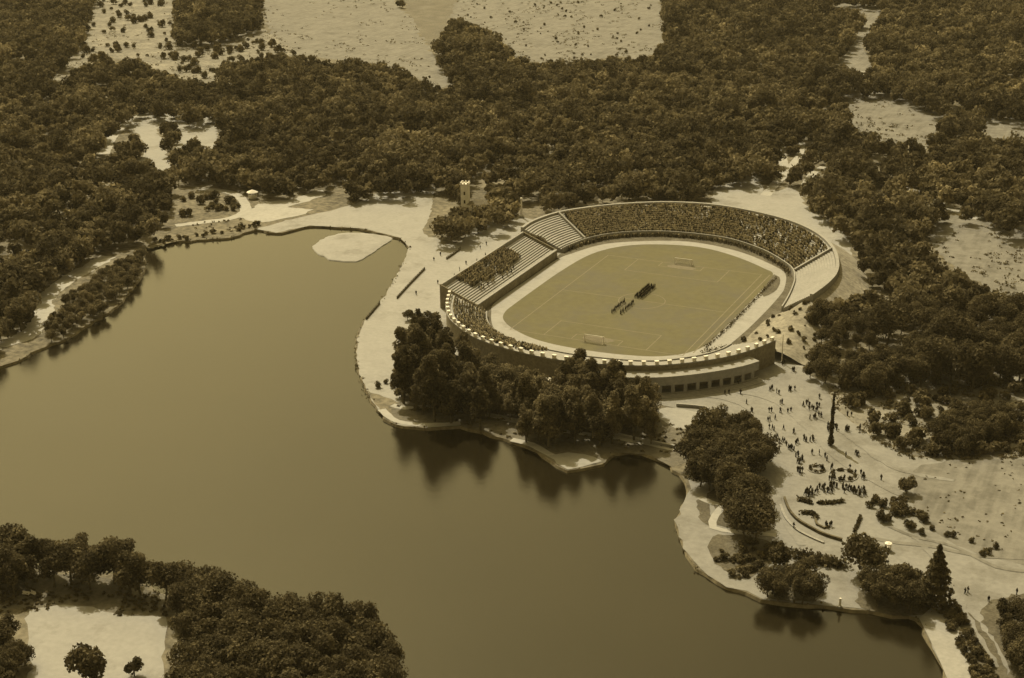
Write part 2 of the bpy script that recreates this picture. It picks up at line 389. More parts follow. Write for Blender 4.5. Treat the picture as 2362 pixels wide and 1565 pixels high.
# clearings in the woods
clear = {
 'field_a': [(600, -60), (930, -60), (910, 0), (950, 45), (990, 110), (1020, 165), (1045, 195), (1005, 206), (965, 180), (880, 150), (790, 140), (690, 128), (640, 108), (610, 50)],
 'field_b': [(1075, -60), (1520, -60), (1522, 0), (1530, 105), (1480, 140), (1420, 130), (1330, 150), (1290, 152), (1195, 138), (1150, 80), (1080, 52), (1040, 40)],
 'field_c': [(230, -40), (400, -20), (395, 90), (500, 100), (600, 60), (690, 130), (500, 150), (490, 195), (440, 190), (330, 150), (220, 125), (140, 190), (110, 185), (195, 95)],
 'clear_a': [(290, 292), (332, 262), (350, 266), (362, 312), (386, 352), (400, 388), (350, 386), (318, 370), (338, 342), (322, 313)],
 'clear_f': [(418, 268), (440, 292), (481, 272), (500, 278), (494, 354), (470, 352), (452, 314), (428, 326), (404, 356), (398, 350), (418, 318)],
 'clear_g': [(348, 266), (420, 264), (422, 288), (358, 290)],
 'clear_b': [(1930, 10), (2026, 14), (2030, 34), (1990, 95), (2004, 130), (2008, 150), (1992, 172), (1925, 158), (1955, 112), (1975, 85), (2000, 40), (1935, 24)],
 'clear_c': [(1962, 224), (2000, 215), (2075, 225), (2140, 250), (2185, 270), (2155, 300), (2131, 334), (2115, 341), (2090, 322), (2046, 337), (2018, 314), (1982, 305), (1963, 275)],
 'clear_d': [(2258, 275), (2760, 283), (2760, 318), (2362, 318), (2331, 333), (2294, 318)],
 'clear_e': [(2145, 526), (2200, 505), (2260, 503), (2306, 530), (2760, 530), (2760, 668), (2362, 668), (2322, 686), (2285, 663), (2276, 640), (2232, 634), (2200, 600), (2158, 574)],
}
patch('sandy_field', clear['field_a'], Z1, M['field'], amp=1.5, step=5)
patch('sandy_field', clear['field_b'], Z1, M['field'], amp=1.5, step=5)
patch('rough_ground', clear['field_c'], .045, M['scrub'], amp=1.5, step=5)
patch('grass_field', [(915, -60), (1070, -60), (1060, 20), (1035, 48), (1000, 105), (985, 100), (945, 40)], .02, M['grass'], amp=1.5, step=5)
for k in ('clear_a', 'clear_f', 'clear_g', 'clear_b', 'clear_c', 'clear_d', 'clear_e'):
    q = clear[k]; cxp = sum(p[0] for p in q)/len(q); cyp = sum(p[1] for p in q)/len(q)
    patch('clearing', [(cxp+(x-cxp)*1.06, cyp+(y-cyp)*1.06+(8 if y > cyp else -2)) for x, y in q], Z1, M['field'] if k in ('clear_c', 'clear_d', 'clear_b', 'clear_e') else M['sand'], amp=.8)
PATHS = [([(240, 356), (262, 312), (298, 282), (334, 264)], 6), ([(2088, 433), (2145, 454), (2195, 482), (2262, 505)], 6), ([(1765, 452), (1788, 425), (1808, 398), (1802, 350), (1796, 300)], 5),
         ([(1808, 398), (1840, 365), (1850, 330)], 4), ([(1850, 440), (1866, 412), (1884, 394), (1900, 385)], 4), ([(1990, 165), (1996, 195), (2000, 222)], 5), ([(1260, 436), (1340, 432), (1460, 430)], 3)]
for q, w_ in PATHS: strip('path', q, w_, Z2, M['path'])
for q_ in ([(1700, 905), (1790, 930), (1870, 1000), (1930, 1060), (2010, 1110), (2090, 1150)], [(1830, 850), (1850, 930), (1960, 1010), (2060, 1080), (2200, 1110)], [(1560, 905), (1680, 925), (1740, 960), (1790, 1080), (1800, 1180), (1850, 1260)], [(2110, 1240), (2180, 1320), (2230, 1420), (2300, 1540)]):
    strip('track', q_, 1.5, Z5, M['plaza'], amp=1.2)
strip('track', [(1995, 1238), (2060, 1252), (2150, 1262), (2260, 1284), (2380, 1290)], 1.6, Z5, M['field'])
strip('track', [(2050, 1215), (2110, 1240), (2200, 1262), (2300, 1310), (2380, 1320)], 1.3, Z5, M['field'])
patch('clearing', [(70, 1402), (181, 1396), (241, 1414), (281, 1420), (372, 1420), (384, 1446), (372, 1500), (380, 1640), (40, 1640), (70, 1540), (60, 1460)], Z1, M['sand'], amp=.5)
patch('grass_verge', [(-60, 1330), (60, 1318), (220, 1328), (380, 1372), (430, 1420), (380, 1425), (240, 1416), (170, 1396), (60, 1404), (-60, 1420)], .02, M['grass'], amp=.4)

# ------------------------------------------------------------------ stadium
T_IN = [(-44, -33), (-44.5, -24), (-44.5, 0), (-44, 23), (-42, 45), (-37, 59), (-28, 69), (-14, 75), (1, 76), (17, 69.5), (32, 59), (38.5, 51), (39.5, 24), (39, -22), (37, -42), (28, -53), (14, -57.5), (-4, -58.5), (-20, -56), (-33, -49), (-41, -41)]
T_OUT = [(-48.5, -36), (-52.3, -24), (-52.3, 8), (-51.8, 36), (-49, 47), (-43, 62), (-34, 71), (-16, 80.5), (-1, 82), (18, 76), (36, 63), (43, 54), (47, 38), (48, 27), (48, 4), (47, -21), (45, -38), (40, -50), (30, -60), (17, -64.5), (1, -66), (-17, -65), (-31, -60.5), (-41, -50)]
tin = catmull(T_IN, 1.5, True); tout = catmull(T_OUT, 1.5, True)
N_RIM = [(-62, -44), (-56, -58), (-48, -70), (-35, -81), (-25, -86), (-12, -89.5), (3, -91), (20, -88.5), (33, -84), (41, -79), (49, -72), (56, -64), (61, -55), (65.5, -44)]
N_IN = [(-49, -40), (-45, -48), (-39, -56), (-30, -62.5), (-21, -66), (-10, -68), (2, -68.5), (16, -66.8), (26, -64), (32, -60.5), (38, -55), (43, -49), (46.5, -42), (48, -36)]
F_RIM = [(-73, 48), (-73, 60), (-68.5, 76), (-60, 88), (-50, 98), (-39, 106), (-27, 112), (-10, 115.5), (8, 113), (29, 104.5), (45, 91), (56.5, 73), (63, 55), (66, 40), (66, 26), (64, 10)]
F_IN = [(-54, 46), (-53, 52), (-50, 63), (-45, 72), (-38, 79), (-29, 84.5), (-19, 88), (-4, 89.5), (10, 87.5), (26, 78.5), (38, 67), (45.5, 57), (49.5, 45), (51.5, 34), (53, 22), (54, 10)]
nr, ni = catmull_n(N_RIM, 8), catmull_n(N_IN, 8)
fr, fi = catmull_n(F_RIM, 8), catmull_n(F_IN, 8)
sheet('stadium_floor', [catmull(F_IN, 2)+catmull([(52, -10), (50, -30)], 2)+catmull(N_IN, 2)[::-1]+[(-53, -38), (-53.5, 38)]], .08, M['lawn'])
sheet('running_track', [tout, tin], .13, M['track'])
sheet('pitch', [tin], .11, M['pitch'])
patch('lawn', [(1786, 634), (1797, 640), (1799, 656), (1785, 675), (1762, 686), (1755, 678)], .16, M['lawn'], amp=.1, smooth=True)
for gy_ in (-46.5, 46.5):
    sheet('worn_turf', [rough_outline(catmull([(-6, gy_), (-2, gy_+2.6), (3, gy_+2.4), (6.5, gy_), (3, gy_-2.3), (-3, gy_-2.2)], 1, True), 1, .35)], .13, M['worn'])
lines = MB(); ZL = .15; LW = .34
def ln(x0, y0, x1, y1, w=LW):
    d = Vector((x1-x0, y1-y0)); l = d.length; d.normalize(); nn = Vector((-d.y, d.x))*w/2
    lines.add([(x0+nn.x, y0+nn.y, ZL), (x1+nn.x, y1+nn.y, ZL), (x1-nn.x, y1-nn.y, ZL), (x0-nn.x, y0-nn.y, ZL)], [(0, 3, 2, 1)])
hw, hl = 34, 50
for a in (-1, 1):
    ln(a*hw, -hl+.17, a*hw, hl-.17); ln(-hw-.17, a*hl, hw+.17, a*hl)
    for bw_, bd in ((20.15, 16.5), (9.16, 5.5)):
        ln(-bw_, a*(hl-.18), -bw_, a*(hl-bd)); ln(bw_, a*(hl-.18), bw_, a*(hl-bd)); ln(-bw_+.17, a*(hl-bd+.17), bw_-.17, a*(hl-bd+.17))
ln(-hw+.2, 0, -9.35, 0); ln(-8.95, 0, 8.95, 0); ln(9.35, 0, hw-.2, 0)
ring = [(9.15*math.cos(t*PI/36), 9.15*math.sin(t*PI/36)) for t in range(72)]
for i in range(72): ln(*ring[i], *ring[(i+1) % 72])
ln(36.6, -46, 37.2, 51, .5)
tag(lines.build('pitch_marking', M['chalk']), kind='structure')

def terrace(inner, rim, z_in, z_out, nst, parent, material, back=9.0):
    """stepped seating between a front curve and a rim curve"""
    mb = MB(); n = len(inner); prof = []
    for k in range(nst):
        t0 = k/nst; t1 = (k+1)/nst; z = z_in+(z_out-z_in)*(k+1)/nst
        prof += [(t0, z), (t1, z)]
    prof = [(0, .0)]+prof+[(1, 0.0)]
    vs = []
    for i in range(n):
        a, b = inner[i], rim[i]
        for t, z in prof: vs.append((a[0]+(b[0]-a[0])*t, a[1]+(b[1]-a[1])*t, z))
    q = len(prof)
    fs = [(i*q+k, i*q+k+1, (i+1)*q+k+1, (i+1)*q+k) for i in range(n-1) for k in range(q-1)]
    fs += [tuple(range(q)), tuple(range((n-1)*q, n*q))[::-1]]
    mb.add(vs, fs)
    return mb.build('seating_tiers', material, parent)
def off(pts, d):
    n = len(pts); out = []
    for i in range(n):
        t = (Vector(pts[min(i+1, n-1)])-Vector(pts[max(i-1, 0)])).normalized()
        out.append((pts[i][0]-t.y*d, pts[i][1]+t.x*d))
    return out

# far terrace
ft = empty('terrace_stand', (-10, 100, 0)); ft0 = Vector((-10, 100, 0))
tag(ft, 'long curved open terrace packed with spectators behind the far goal', 'stand')
def rel(o, root):
    o.parent = root; o.matrix_parent_inverse = Matrix.Translation(-root.location); return o
rel(terrace(fi, fr, 1.2, 7.6, 15, None, M['concrete']), ft)
mb = MB(); mb.wall(off(fr, .75), 0, 8.6, 1.3); rel(mb.build('rim_wall', M['concrete']), ft)
mb = MB(); mb.wall(off(fi, -.35), 0, 2.3, .5); rel(mb.build('front_wall', M['concrete']), ft)
for idx in (2.0, 11.2):
    i = int(idx*8); a, b = Vector(fi[i]), Vector(fr[i]); mb = MB()
    pts = [a.lerp(b, t/8) for t in range(9)]
    mb.wall([(p.x, p.y) for p in pts], [1.0+6.4*t/8 for t in range(9)], [2.6+6.4*t/8 for t in range(9)], .8); rel(mb.build('dividing_wall', M['concrete']), ft)
# near terrace with gallery
ns = empty('terrace_stand', (10, -80, 0))
tag(ns, 'near curved terrace with shaded outer wall, arcade and white rim posts', 'stand')
rel(terrace(ni, nr, 1.2, 8.4, 15, None, M['concrete']), ns)
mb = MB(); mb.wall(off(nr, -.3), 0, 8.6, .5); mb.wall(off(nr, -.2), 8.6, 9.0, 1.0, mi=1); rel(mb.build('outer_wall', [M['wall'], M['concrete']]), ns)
mb = MB(); mb.wall(off(ni, .4), 0, 2.1, .5); rel(mb.build('front_wall', M['concrete']), ns)
seg = nr[int(6.8*8):int(11.9*8)]
go = off(seg, -5.6); gi = off(seg, -.6)
mb = MB()
vs = []
for a, b in zip(gi, go): vs += [(a[0], a[1], 6.9), (b[0], b[1], 6.6), (b[0], b[1], 6.15), (a[0], a[1], 6.45)]
k_ = len(gi)
mb.add(vs, [(4*i+j, 4*i+(j+1) % 4, 4*i+4+(j+1) % 4, 4*i+4+j) for i in range(k_-1) for j in range(4)]+[(0, 1, 2, 3), (4*k_-1, 4*k_-2, 4*k_-3, 4*k_-4)])
rel(mb.build('gallery_roof', M['concrete']), ns)
gw = off(seg, -5.2)
mb = MB(); mb.wall(gw, 3.3, 6.1, .4); mb.wall(gw, 0, .7, .4)
acc = 0.0; nxt = 1.0
for i in range(len(gw)-1):
    a, b = Vector(gw[i]), Vector(gw[i+1]); l = (b-a).length
    while nxt <= acc+l:
        p = a.lerp(b, (nxt-acc)/l); mb.box((p.x, p.y, 2.0), (1.3, .46, 2.62), math.atan2((b-a).y, (b-a).x)); nxt += 4.4
    acc += l
rel(mb.build('gallery_wall', M['concrete']), ns)
acc = 0.0; nxt = 2.0; posts = []
rimc = off(nr, -.1)
for i in range(len(rimc)-1):
    a, b = Vector(rimc[i]), Vector(rimc[i+1]); l = (b-a).length
    while nxt <= acc+l: posts.append((a.lerp(b, (nxt-acc)/l), math.atan2((b-a).y, (b-a).x))); nxt += 4.4
    acc += l
pm = MB(); pm.box((0, 0, .55), (1.25, .9, 1.15)); pm.box((0, 0, 1.22), (1.5, 1.05, .2)); pm_ = pm.mesh('rim_post', M['white'])
for p, a in posts:
    o = bpy.data.objects.new('rim_post', pm_); COL.objects.link(o); o.location = (p.x, p.y, 9.0); o.rotation_euler = (0, 0, a); rel(o, ns)
mb = MB()
for k, e in enumerate((-6.6, -7.4, -8.2)): mb.wall(off(seg, e), 0.0, .55-.17*k, .79)
rel(mb.build('steps', M['concrete']), ns)
def slope(name, top, z_top, foot, z_foot, material):
    mb = MB(); n = len(top); vs = []
    for i in range(n):
        for t in (0, .25, .5, .75, 1):
            j = .25*mnoise.noise((top[i][0]/5, top[i][1]/5, t*3)) if 0 < t < 1 else 0
            vs.append((top[i][0]+(foot[i][0]-top[i][0])*t, top[i][1]+(foot[i][1]-top[i][1])*t, z_top[i]+(z_foot-z_top[i])*t+j))
    mb.add(vs, [(5*i+k, 5*i+k+1, 5*i+6+k, 5*i+5+k) for i in range(n-1) for k in range(4)])
    return tag(mb.build(name, material), kind='structure')
M['slope'] = mat('worn_grass_slope', .12, .29, .12, scale2=.6, sat=.7, bump=.5, bscale=.8)
e0 = int(7.0*8); er = fr[e0:]
outer = off(er, 1.6); zt = [6.2]*len(er)
slope('embankment', outer, zt, off(er, 13.5), -.02, M['slope'])
ec = catmull([(64.6, 9.6), (65, 0), (65.5, -14), (65.5, -28), (64.5, -41)], 1.5)
ei = catmull([(54.5, 9.6), (51, 0), (50, -14), (49.5, -28), (49, -36)], 1.5)
n_e = min(len(ec), len(ei)); ec = [ec[round(i*(len(ec)-1)/(n_e-1))] for i in range(n_e)]; ei = [ei[round(i*(len(ei)-1)/(n_e-1))] for i in range(n_e)]
eo = off(ec[::-1], -13)[::-1]
zc = [6.0-2.6*i/(n_e-1) for i in range(n_e)]
EB = []; vs = []; mb = MB(); NU = 15
for i in range(n_e):
    for k in range(NU):
        u = k/(NU-1); a, b, t = (ei[i], ec[i], u/.5) if u < .5 else (ec[i], eo[i], (u-.5)/.5)
        x, y = a[0]+(b[0]-a[0])*t, a[1]+(b[1]-a[1])*t
        z = zc[i]*(.5-.5*math.cos(2*PI*u))**.8+.1
        if 0 < k < NU-1: z += .45*mnoise.fractal((x/6, y/6, 0), 1.0, 2.0, 3)
        vs.append((x, y, z)); EB.append((x, y, z))
mb.add(vs, [(NU*i+k, NU*i+k+1, NU*(i+1)+k+1, NU*(i+1)+k) for i in range(n_e-1) for k in range(NU-1)])
o_ = tag(mb.build('embankment', M['slope']), kind='structure')
for p in o_.data.polygons: p.use_smooth = True
# west grandstand
gs = empty('grandstand', (-61, 0, 0)); tag(gs, 'straight sunlit grandstand beside the left touchline with a crowd on its upper rows', 'stand')
gx0, gx1, gy0, gy1 = -53.6, -68.5, -38, 38
yy = [gy0+(gy1-gy0)*i/20 for i in range(21)]
rel(terrace([(gx0, y) for y in yy], [(gx1, y) for y in yy], 2.4, 8.2, 14, None, M['concrete']), gs)
mb = MB(); mb.wall([(gx1-.4, gy0-.3), (gx1-.4, gy1+.3)], 0, 9.8, .7); rel(mb.build('back_wall', M['concrete']), gs)
mb = MB(); mb.wall([(gx0+.3, gy0-.3), (gx0+.3, gy1+.3)], 0, 3.3, .6); mb.wall([(gx0+.2, gy0-.3), (gx0+.2, gy1+.3)], 3.3, 3.7, 1.2, mi=1); rel(mb.build('front_wall', [M['wall'], M['concrete']]), gs)  # darker wall colour paints in the shade below the pale coping
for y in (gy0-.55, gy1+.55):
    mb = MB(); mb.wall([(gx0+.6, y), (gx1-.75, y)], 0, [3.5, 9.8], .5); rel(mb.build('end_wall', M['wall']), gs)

# goals
def goal(y, sgn, label):
    g = empty('goal', (0, y, .11)); tag(g, label, 'goal', None)
    for x in (-3.74, 3.74):
        mb = MB(); mb.tube((x, 0, 0), (x, 0, 2.5), .17, .17, 8); mb.build('goalpost', M['white'], g)
    mb = MB(); mb.tube((-3.86, 0, 2.56), (3.86, 0, 2.56), .17, .17, 8); mb.build('crossbar', M['white'], g)
    mb = MB()
    for i in range(19):
        x = -3.6+7.2*i/18
        mb.tube((x, .1*sgn, 2.5), (x, .9*sgn, 2.4), .03, .03, 4); mb.tube((x, .9*sgn, 2.4), (x, 2.0*sgn, 0), .03, .03, 4)
    for j in range(7):
        t = j/6; yb = .9+1.1*t; z = 2.4*(1-t)
        mb.tube((-3.6, yb*sgn, z), (3.6, yb*sgn, z), .03, .03, 4)
        for x in (-3.6, 3.6): mb.tube((x, .1*sgn, z), (x, yb*sgn, z), .03, .03, 4)
    mb.build('net', M['net'], g)
goal(50, 1, 'white goal on the far goal line in front of the crowded curve')
goal(-50, -1, 'white goal on the near goal line just above the tall dark trees')
# hedges / railings in the ground
def hedge_mesh(pts, h, w, lf=.45, dens=9.0):
    V_, T_ = [], []
    for i in range(len(pts)-1):
        a, b = np.array(pts[i]), np.array(pts[i+1]); l = np.linalg.norm(b-a)
        n = max(2, int(l*dens)); t = rng.random(n)[:, None]
        p = a+(b-a)*t+rng.normal(0, w*.35, (n, 2)); z = rng.random(n)*h
        V_.append(np.c_[p, z])
    return leaf_mesh('foliage', np.vstack(V_), None, lf)
def leaf_mesh(name, P_, Nn, size, material=None, tone=None):
    n = len(P_)
    if Nn is None:
        Nn = rng.normal(0, 1, (n, 3)); Nn[:, 2] = np.abs(Nn[:, 2])
    Nn = Nn/np.linalg.norm(Nn, axis=1)[:, None]
    r_ = rng.normal(0, 1, (n, 3)); u = np.cross(Nn, r_); u /= np.linalg.norm(u, axis=1)[:, None]+1e-9; w = np.cross(Nn, u)
    s = size*(.55+.9*rng.random(n))[:, None]; s2 = s*(.6+.5*rng.random(n))[:, None]
    bend = Nn*s*.3
    V_ = np.stack([P_+u*s*.6, P_+w*s2*.6+bend, P_-u*s*.6, P_-w*s2*.6-bend*.3], 1).reshape(-1, 3)
    if tone is None: tone = .7+.6*rng.random(n)
    return quads_mesh(name, V_, np.repeat(tone, 4), material or M['leaf'])
def quads_mesh(name, V_, tone, material):
    n = len(V_)//4; me = bpy.data.meshes.new(name)
    me.vertices.add(4*n); me.vertices.foreach_set('co', V_.astype(np.float32).ravel())
    me.loops.add(4*n); me.loops.foreach_set('vertex_index', np.arange(4*n, dtype=np.int32))
    me.polygons.add(n); me.polygons.foreach_set('loop_start', np.arange(0, 4*n, 4, dtype=np.int32))
    at = me.color_attributes.new('tone', 'FLOAT_COLOR', 'POINT')
    c = np.ones((4*n, 4), np.float32); c[:, :3] = tone[:, None]
    at.data.foreach_set('color', c.ravel())
    me.materials.append(material); me.update(); me.validate()
    return me
def hedge(pts, h, w, label, lf=.45, dens=9.0, material='leafdark', group=None):
    me = hedge_mesh(pts, h, w, lf, dens); me.materials[0] = M[material]
    o = bpy.data.objects.new('hedge', me); COL.objects.link(o); tag(o, label, 'hedge', group); return o
hedge([(40.6, 48), (40.6, 20), (40.3, -15), (39, -40)], 1.0, 1.0, 'long straight dark hedge between the right touchline and the pale apron')
hedge(off(fi, 2.2)[16:96:2] if False else [(x, y) for x, y in off(fi, -2.2)][14:92:2], 1.3, 1.6, 'curved dark hedge at the foot of the far crowded terrace', dens=12)
hedge([(40, -44), (44, -41), (46, -36)], 1.4, 2.5, 'short dark hedge at the near right corner of the track', dens=24)

# ------------------------------------------------------------------ trees
def make_crown(seed, R, z0, z1, nl, nleaf, size, lr=.48, top=0.0):
    g = np.random.default_rng(seed)
    c = []
    while len(c) < nl:
        p = g.uniform(-1, 1, 3)
        if np.linalg.norm(p) < 1:
            c.append(p)
    c = np.array(c); zc = (z0+z1)/2; hz = (z1-z0)/2
    lrad = R*lr*g.uniform(.65, 1.2, nl)
    sc = 1-lr*.75
    C_ = np.c_[c[:, 0]*R*sc, c[:, 1]*R*sc, zc+c[:, 2]*hz*sc]
    if top:
        t = (C_[:, 2]-z0)/(z1-z0); C_[:, :2] *= (1-top*t)[:, None]; lrad *= 1-.5*top*t
    ltone = g.uniform(.65, 1.4, nl)
    k = g.choice(nl, nleaf, p=lrad**2/np.sum(lrad**2))
    d = g.normal(0, 1, (nleaf, 3)); d[:, 2] += .35; d /= np.linalg.norm(d, axis=1)[:, None]
    P_ = C_[k]+d*lrad[k][:, None]*g.uniform(.62, 1.12, nleaf)[:, None]*np.array([1, 1, min(1.0, hz/R+.25)])
    Nn = d+g.normal(0, .55, (nleaf, 3))
    tone = ltone[k]*g.uniform(.7, 1.3, nleaf)
    return P_, Nn, tone
def crown_mesh(*a, material=None, size=.9, **k):
    P_, Nn, tone = make_crown(*a, size, **k)
    return leaf_mesh('crown', P_, Nn, size, material, tone)
def trunk_mesh(h, r, seed, limbs=5):
    rd = random.Random(seed); mb = MB()
    p = Vector((0, 0, 0)); rr = r; pts = [p]
    for k in range(4):
        q = p+Vector((rd.uniform(-.35, .35), rd.uniform(-.35, .35), h/4)); mb.tube(p, q, rr, rr*.78, 7, cap=(k == 0)); p = q; rr *= .78; pts.append(q)
    for k in range(limbs):
        a = rd.uniform(0, 2*PI); s = pts[rd.choice((2, 3))]
        lb = min(h*.38, 2.6); e = s+Vector((math.cos(a)*lb, math.sin(a)*lb, h*rd.uniform(.2, .4))); mb.tube(s, e, r*.42, r*.15, 5)
    return mb.mesh('trunk', M['bark'])
# kinds, each drawn once and copied
BROAD = []
for k in range(7):
    h = (11, 12, 10, 13, 11.5, 12.5, 10.5)[k]; R = (5.2, 5.6, 5.0, 5.2, 4.6, 6.0, 4.8)[k]
    BROAD.append((crown_mesh(100+k, R, h*.24, h, 15+k % 3*3, 3000, material=M['leaf'], size=.5, lr=.40), trunk_mesh(h*.62, .34, k), h, R))
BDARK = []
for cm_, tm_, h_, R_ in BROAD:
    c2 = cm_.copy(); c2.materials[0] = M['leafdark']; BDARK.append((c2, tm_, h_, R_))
TALL = []
for k in range(6):
    h = (22, 24, 20, 23, 21, 19)[k]; R = (5.6, 5.4, 6.0, 5.0, 6.2, 5.8)[k]
    TALL.append((crown_mesh(200+k, R, h*.1, h, 26, 5600, material=M['leafdark' if k % 2 else 'leaf'], size=.58, lr=.36, top=.25), trunk_mesh(h*.7, .5, 20+k, 7), h, R))
SHRUB = []
for k in range(4):
    SHRUB.append((crown_mesh(300+k, 1.5, .05, 2.2, 6, 260, material=M['shrubleaf'], size=.42, lr=.5), 2.2, 1.5))
FAR = []
for k in range(8):
    h = 9+.6*k
    FAR.append(make_crown(400+k, 5.0+.15*(k % 4), h*.25, h, 9, 230, 1.35, lr=.46))

def add_tree(kind, name, x, y, s, rz, label, cat='tree', group=None, lean=(0, 0)):
    cm, tm = kind[0], kind[1]
    t = empty(name, (x, y, 0), rz, s); t.rotation_euler = (lean[0], lean[1], rz)
    for nm, me in (('trunk', tm), ('crown', cm)):
        o = bpy.data.objects.new(nm, me); COL.objects.link(o); o.parent = t
    tag(t, label, cat, group); return t
def add_shrub(x, y, s, label, group=None, sz=1.0):
    name = 'bush' if 'bush' in label else 'shrub'
    k = random.choice(SHRUB)
    o = bpy.data.objects.new(name, k[0]); COL.objects.link(o); o.location = (x, y, .02); o.scale = (s, s, s*sz); o.rotation_euler = (0, 0, random.uniform(0, 6.28))
    tag(o, label, name, group); return o

stad = catmull(N_RIM, 4)+catmull(F_RIM, 4)[::-1]
lake_poly = lake
# canopy masks (where the photograph shows tree crowns)
WOOD = [(-380, -150), (2760, -150), (2760, 850), (2440, 862), (2250, 878), (2100, 872), (1990, 892), (1905, 880), (1868, 868), (1852, 850), (1872, 790), (1858, 740), (1880, 700), (1930, 690), (1990, 650), (1962, 595), (1955, 545), (1900, 505), (1858, 472), (1850, 430), (1750, 405), (1650, 430), (1640, 462),
        (1480, 455), (1270, 486), (1205, 478), (1180, 512), (1112, 524), (1090, 545), (1060, 555), (1010, 543), (985, 528), (1002, 435), (870, 442), (824, 466), (750, 437), (620, 445), (575, 432), (470, 420), (405, 440), (400, 505), (345, 540), (240, 578), (150, 626), (86, 680), (80, 724), (0, 780), (-80, 790), (-380, 850)]
HOLES = [clear[k] for k in clear]+[[(405, 428), (470, 420), (560, 436), (590, 450), (640, 446), (750, 432), (760, 450), (640, 520), (400, 530)]]+[[(1082, 405), (1112, 400), (1116, 480), (1086, 485)]]+[[(915, -60), (1070, -60), (1060, 20), (1035, 48), (1000, 105), (985, 100), (945, 40)]]
for q, w_ in PATHS[1:]+PATHS[:1]:
    HOLES.append([(x, y-5) for x, y in q]+[(x+6, y+5) for x, y in q[::-1]])
MIDW = {'bank': [(112, 728), (160, 676), (250, 616), (330, 576), (336, 612), (305, 655), (235, 712), (160, 768), (90, 803), (62, 812), (100, 780)],
        'front': [(905, 735), (960, 712), (1010, 722), (1050, 760), (1085, 800), (1110, 850), (1180, 850), (1250, 868), (1300, 870), (1318, 800), (1345, 782), (1372, 800), (1420, 815), (1480, 848), (1515, 880), (1530, 905), (1515, 950), (1490, 968), (1400, 975), (1250, 958), (1110, 935), (1050, 925), (980, 905), (950, 885), (912, 850), (930, 800)],
        'foot': [(1085, 812), (1130, 828), (1180, 842), (1300, 856), (1330, 890), (1500, 895), (1518, 935), (1490, 962), (1400, 972), (1250, 955), (1110, 932), (1000, 915), (950, 890), (925, 840), (940, 790), (1000, 800), (1060, 830)],
        'point': [(1618, 965), (1660, 960), (1690, 978), (1755, 978), (1770, 1020), (1765, 1060), (1750, 1090), (1765, 1125), (1782, 1185), (1765, 1205), (1700, 1205), (1655, 1160), (1630, 1110), (1590, 1060), (1570, 1045), (1600, 1010)],
        'shoreA': [(1752, 1352), (1790, 1318), (1840, 1302), (1890, 1330), (1918, 1380), (1875, 1395), (1768, 1388)],
        'shoreB': [(1966, 1375), (2000, 1335), (2050, 1325), (2100, 1335), (2130, 1365), (2135, 1410), (2060, 1415), (1975, 1402)],
        'south': [(-60, 1190), (60, 1190), (120, 1190), (180, 1225), (230, 1205), (320, 1235), (400, 1265), (480, 1305), (560, 1340), (600, 1370), (640, 1380), (700, 1360), (770, 1370), (800, 1410), (870, 1440), (890, 1480), (910, 1540), (900, 1650), (400, 1650), (395, 1560), (390, 1470), (420, 1400), (360, 1345), (240, 1325), (100, 1310), (-60, 1335)],
        'swcorner': [(-60, 1455), (0, 1450), (50, 1440), (70, 1480), (55, 1560), (20, 1650), (-60, 1650)],
        'east': [(2175, 960), (2240, 930), (2330, 945), (2330, 985), (2280, 1010), (2200, 1035), (2165, 1005)],
        'corner': [(2285, 1405), (2420, 1392), (2420, 1650), (2390, 1650), (2340, 1530), (2310, 1470)]}

def scatter(step, area):
    x0, x1, y0, y1 = area
    xs = np.arange(x0, x1, step); ys = np.arange(y0, y1, step*.87)
    gx, gy = np.meshgrid(xs, ys); gx = gx+(np.arange(len(ys)) % 2)[:, None]*step/2
    p = np.c_[gx.ravel(), gy.ravel()]
    return p+rng.uniform(-.33, .33, p.shape)*step
# the woods
P_ = scatter(6.5, (-1300, 520, -330, 1300))
def fld(p, sc, off=0.0): return np.array([mnoise.fractal((a/sc+off, b/sc-off, off), 1.0, 2.0, 3) for a, b in p])
hs = rng.uniform(.55, 1.12, len(P_))*np.where(rng.random(len(P_)) < .09, 1.45, 1.0)*(1+.35*np.clip(fld(P_, 55.0), -1, 1))
gap = fld(P_, 24.0, 7.3)
pr = project(np.c_[P_, 7.5*hs])
ok = (gap < .36) & inpoly(pr, WOOD) & (pr[:, 0] > -370) & (pr[:, 0] < 2750) & (pr[:, 1] > -140)
rpx = 3.2*pr[:, 2]*hs
for q in HOLES:
    for dx, dy in ((0, 0), (-1, 0), (1, 0), (0, 1.0)):
        ok &= ~inpoly(pr[:, :2]+np.c_[rpx*dx, rpx*dy], q)
for dx, dy in ((-.8, .5), (.8, .5), (0, .9)):
    t_ = pr[:, :2]+np.c_[rpx*dx, rpx*dy]
    ok &= inpoly(t_, WOOD) | (t_[:, 0] < -375) | (t_[:, 0] > 2755)
ok &= ~inpoly(P_, lake_poly) & ~inpoly(P_, stad)
base = project(np.c_[P_, np.zeros(len(P_))])
P_, hs, pr = P_[ok], hs[ok], pr[ok]
order = np.argsort(-pr[:, 2]+10*((pr[:, 0] < -30) | (pr[:, 0] > 2392) | (pr[:, 1] < -30))); P_, hs, pr = P_[order], hs[order], pr[order]
print('wood trees', len(P_))
trees = []       # (x, y, scale, region)
for (x, y), s, q in zip(P_, hs, pr):
    if q[0] < 620: reg = 'left'
    elif q[0] > 1840: reg = 'right'
    else: reg = 'mid'
    trees.append((x, y, s, reg, q[2]))
mids = []
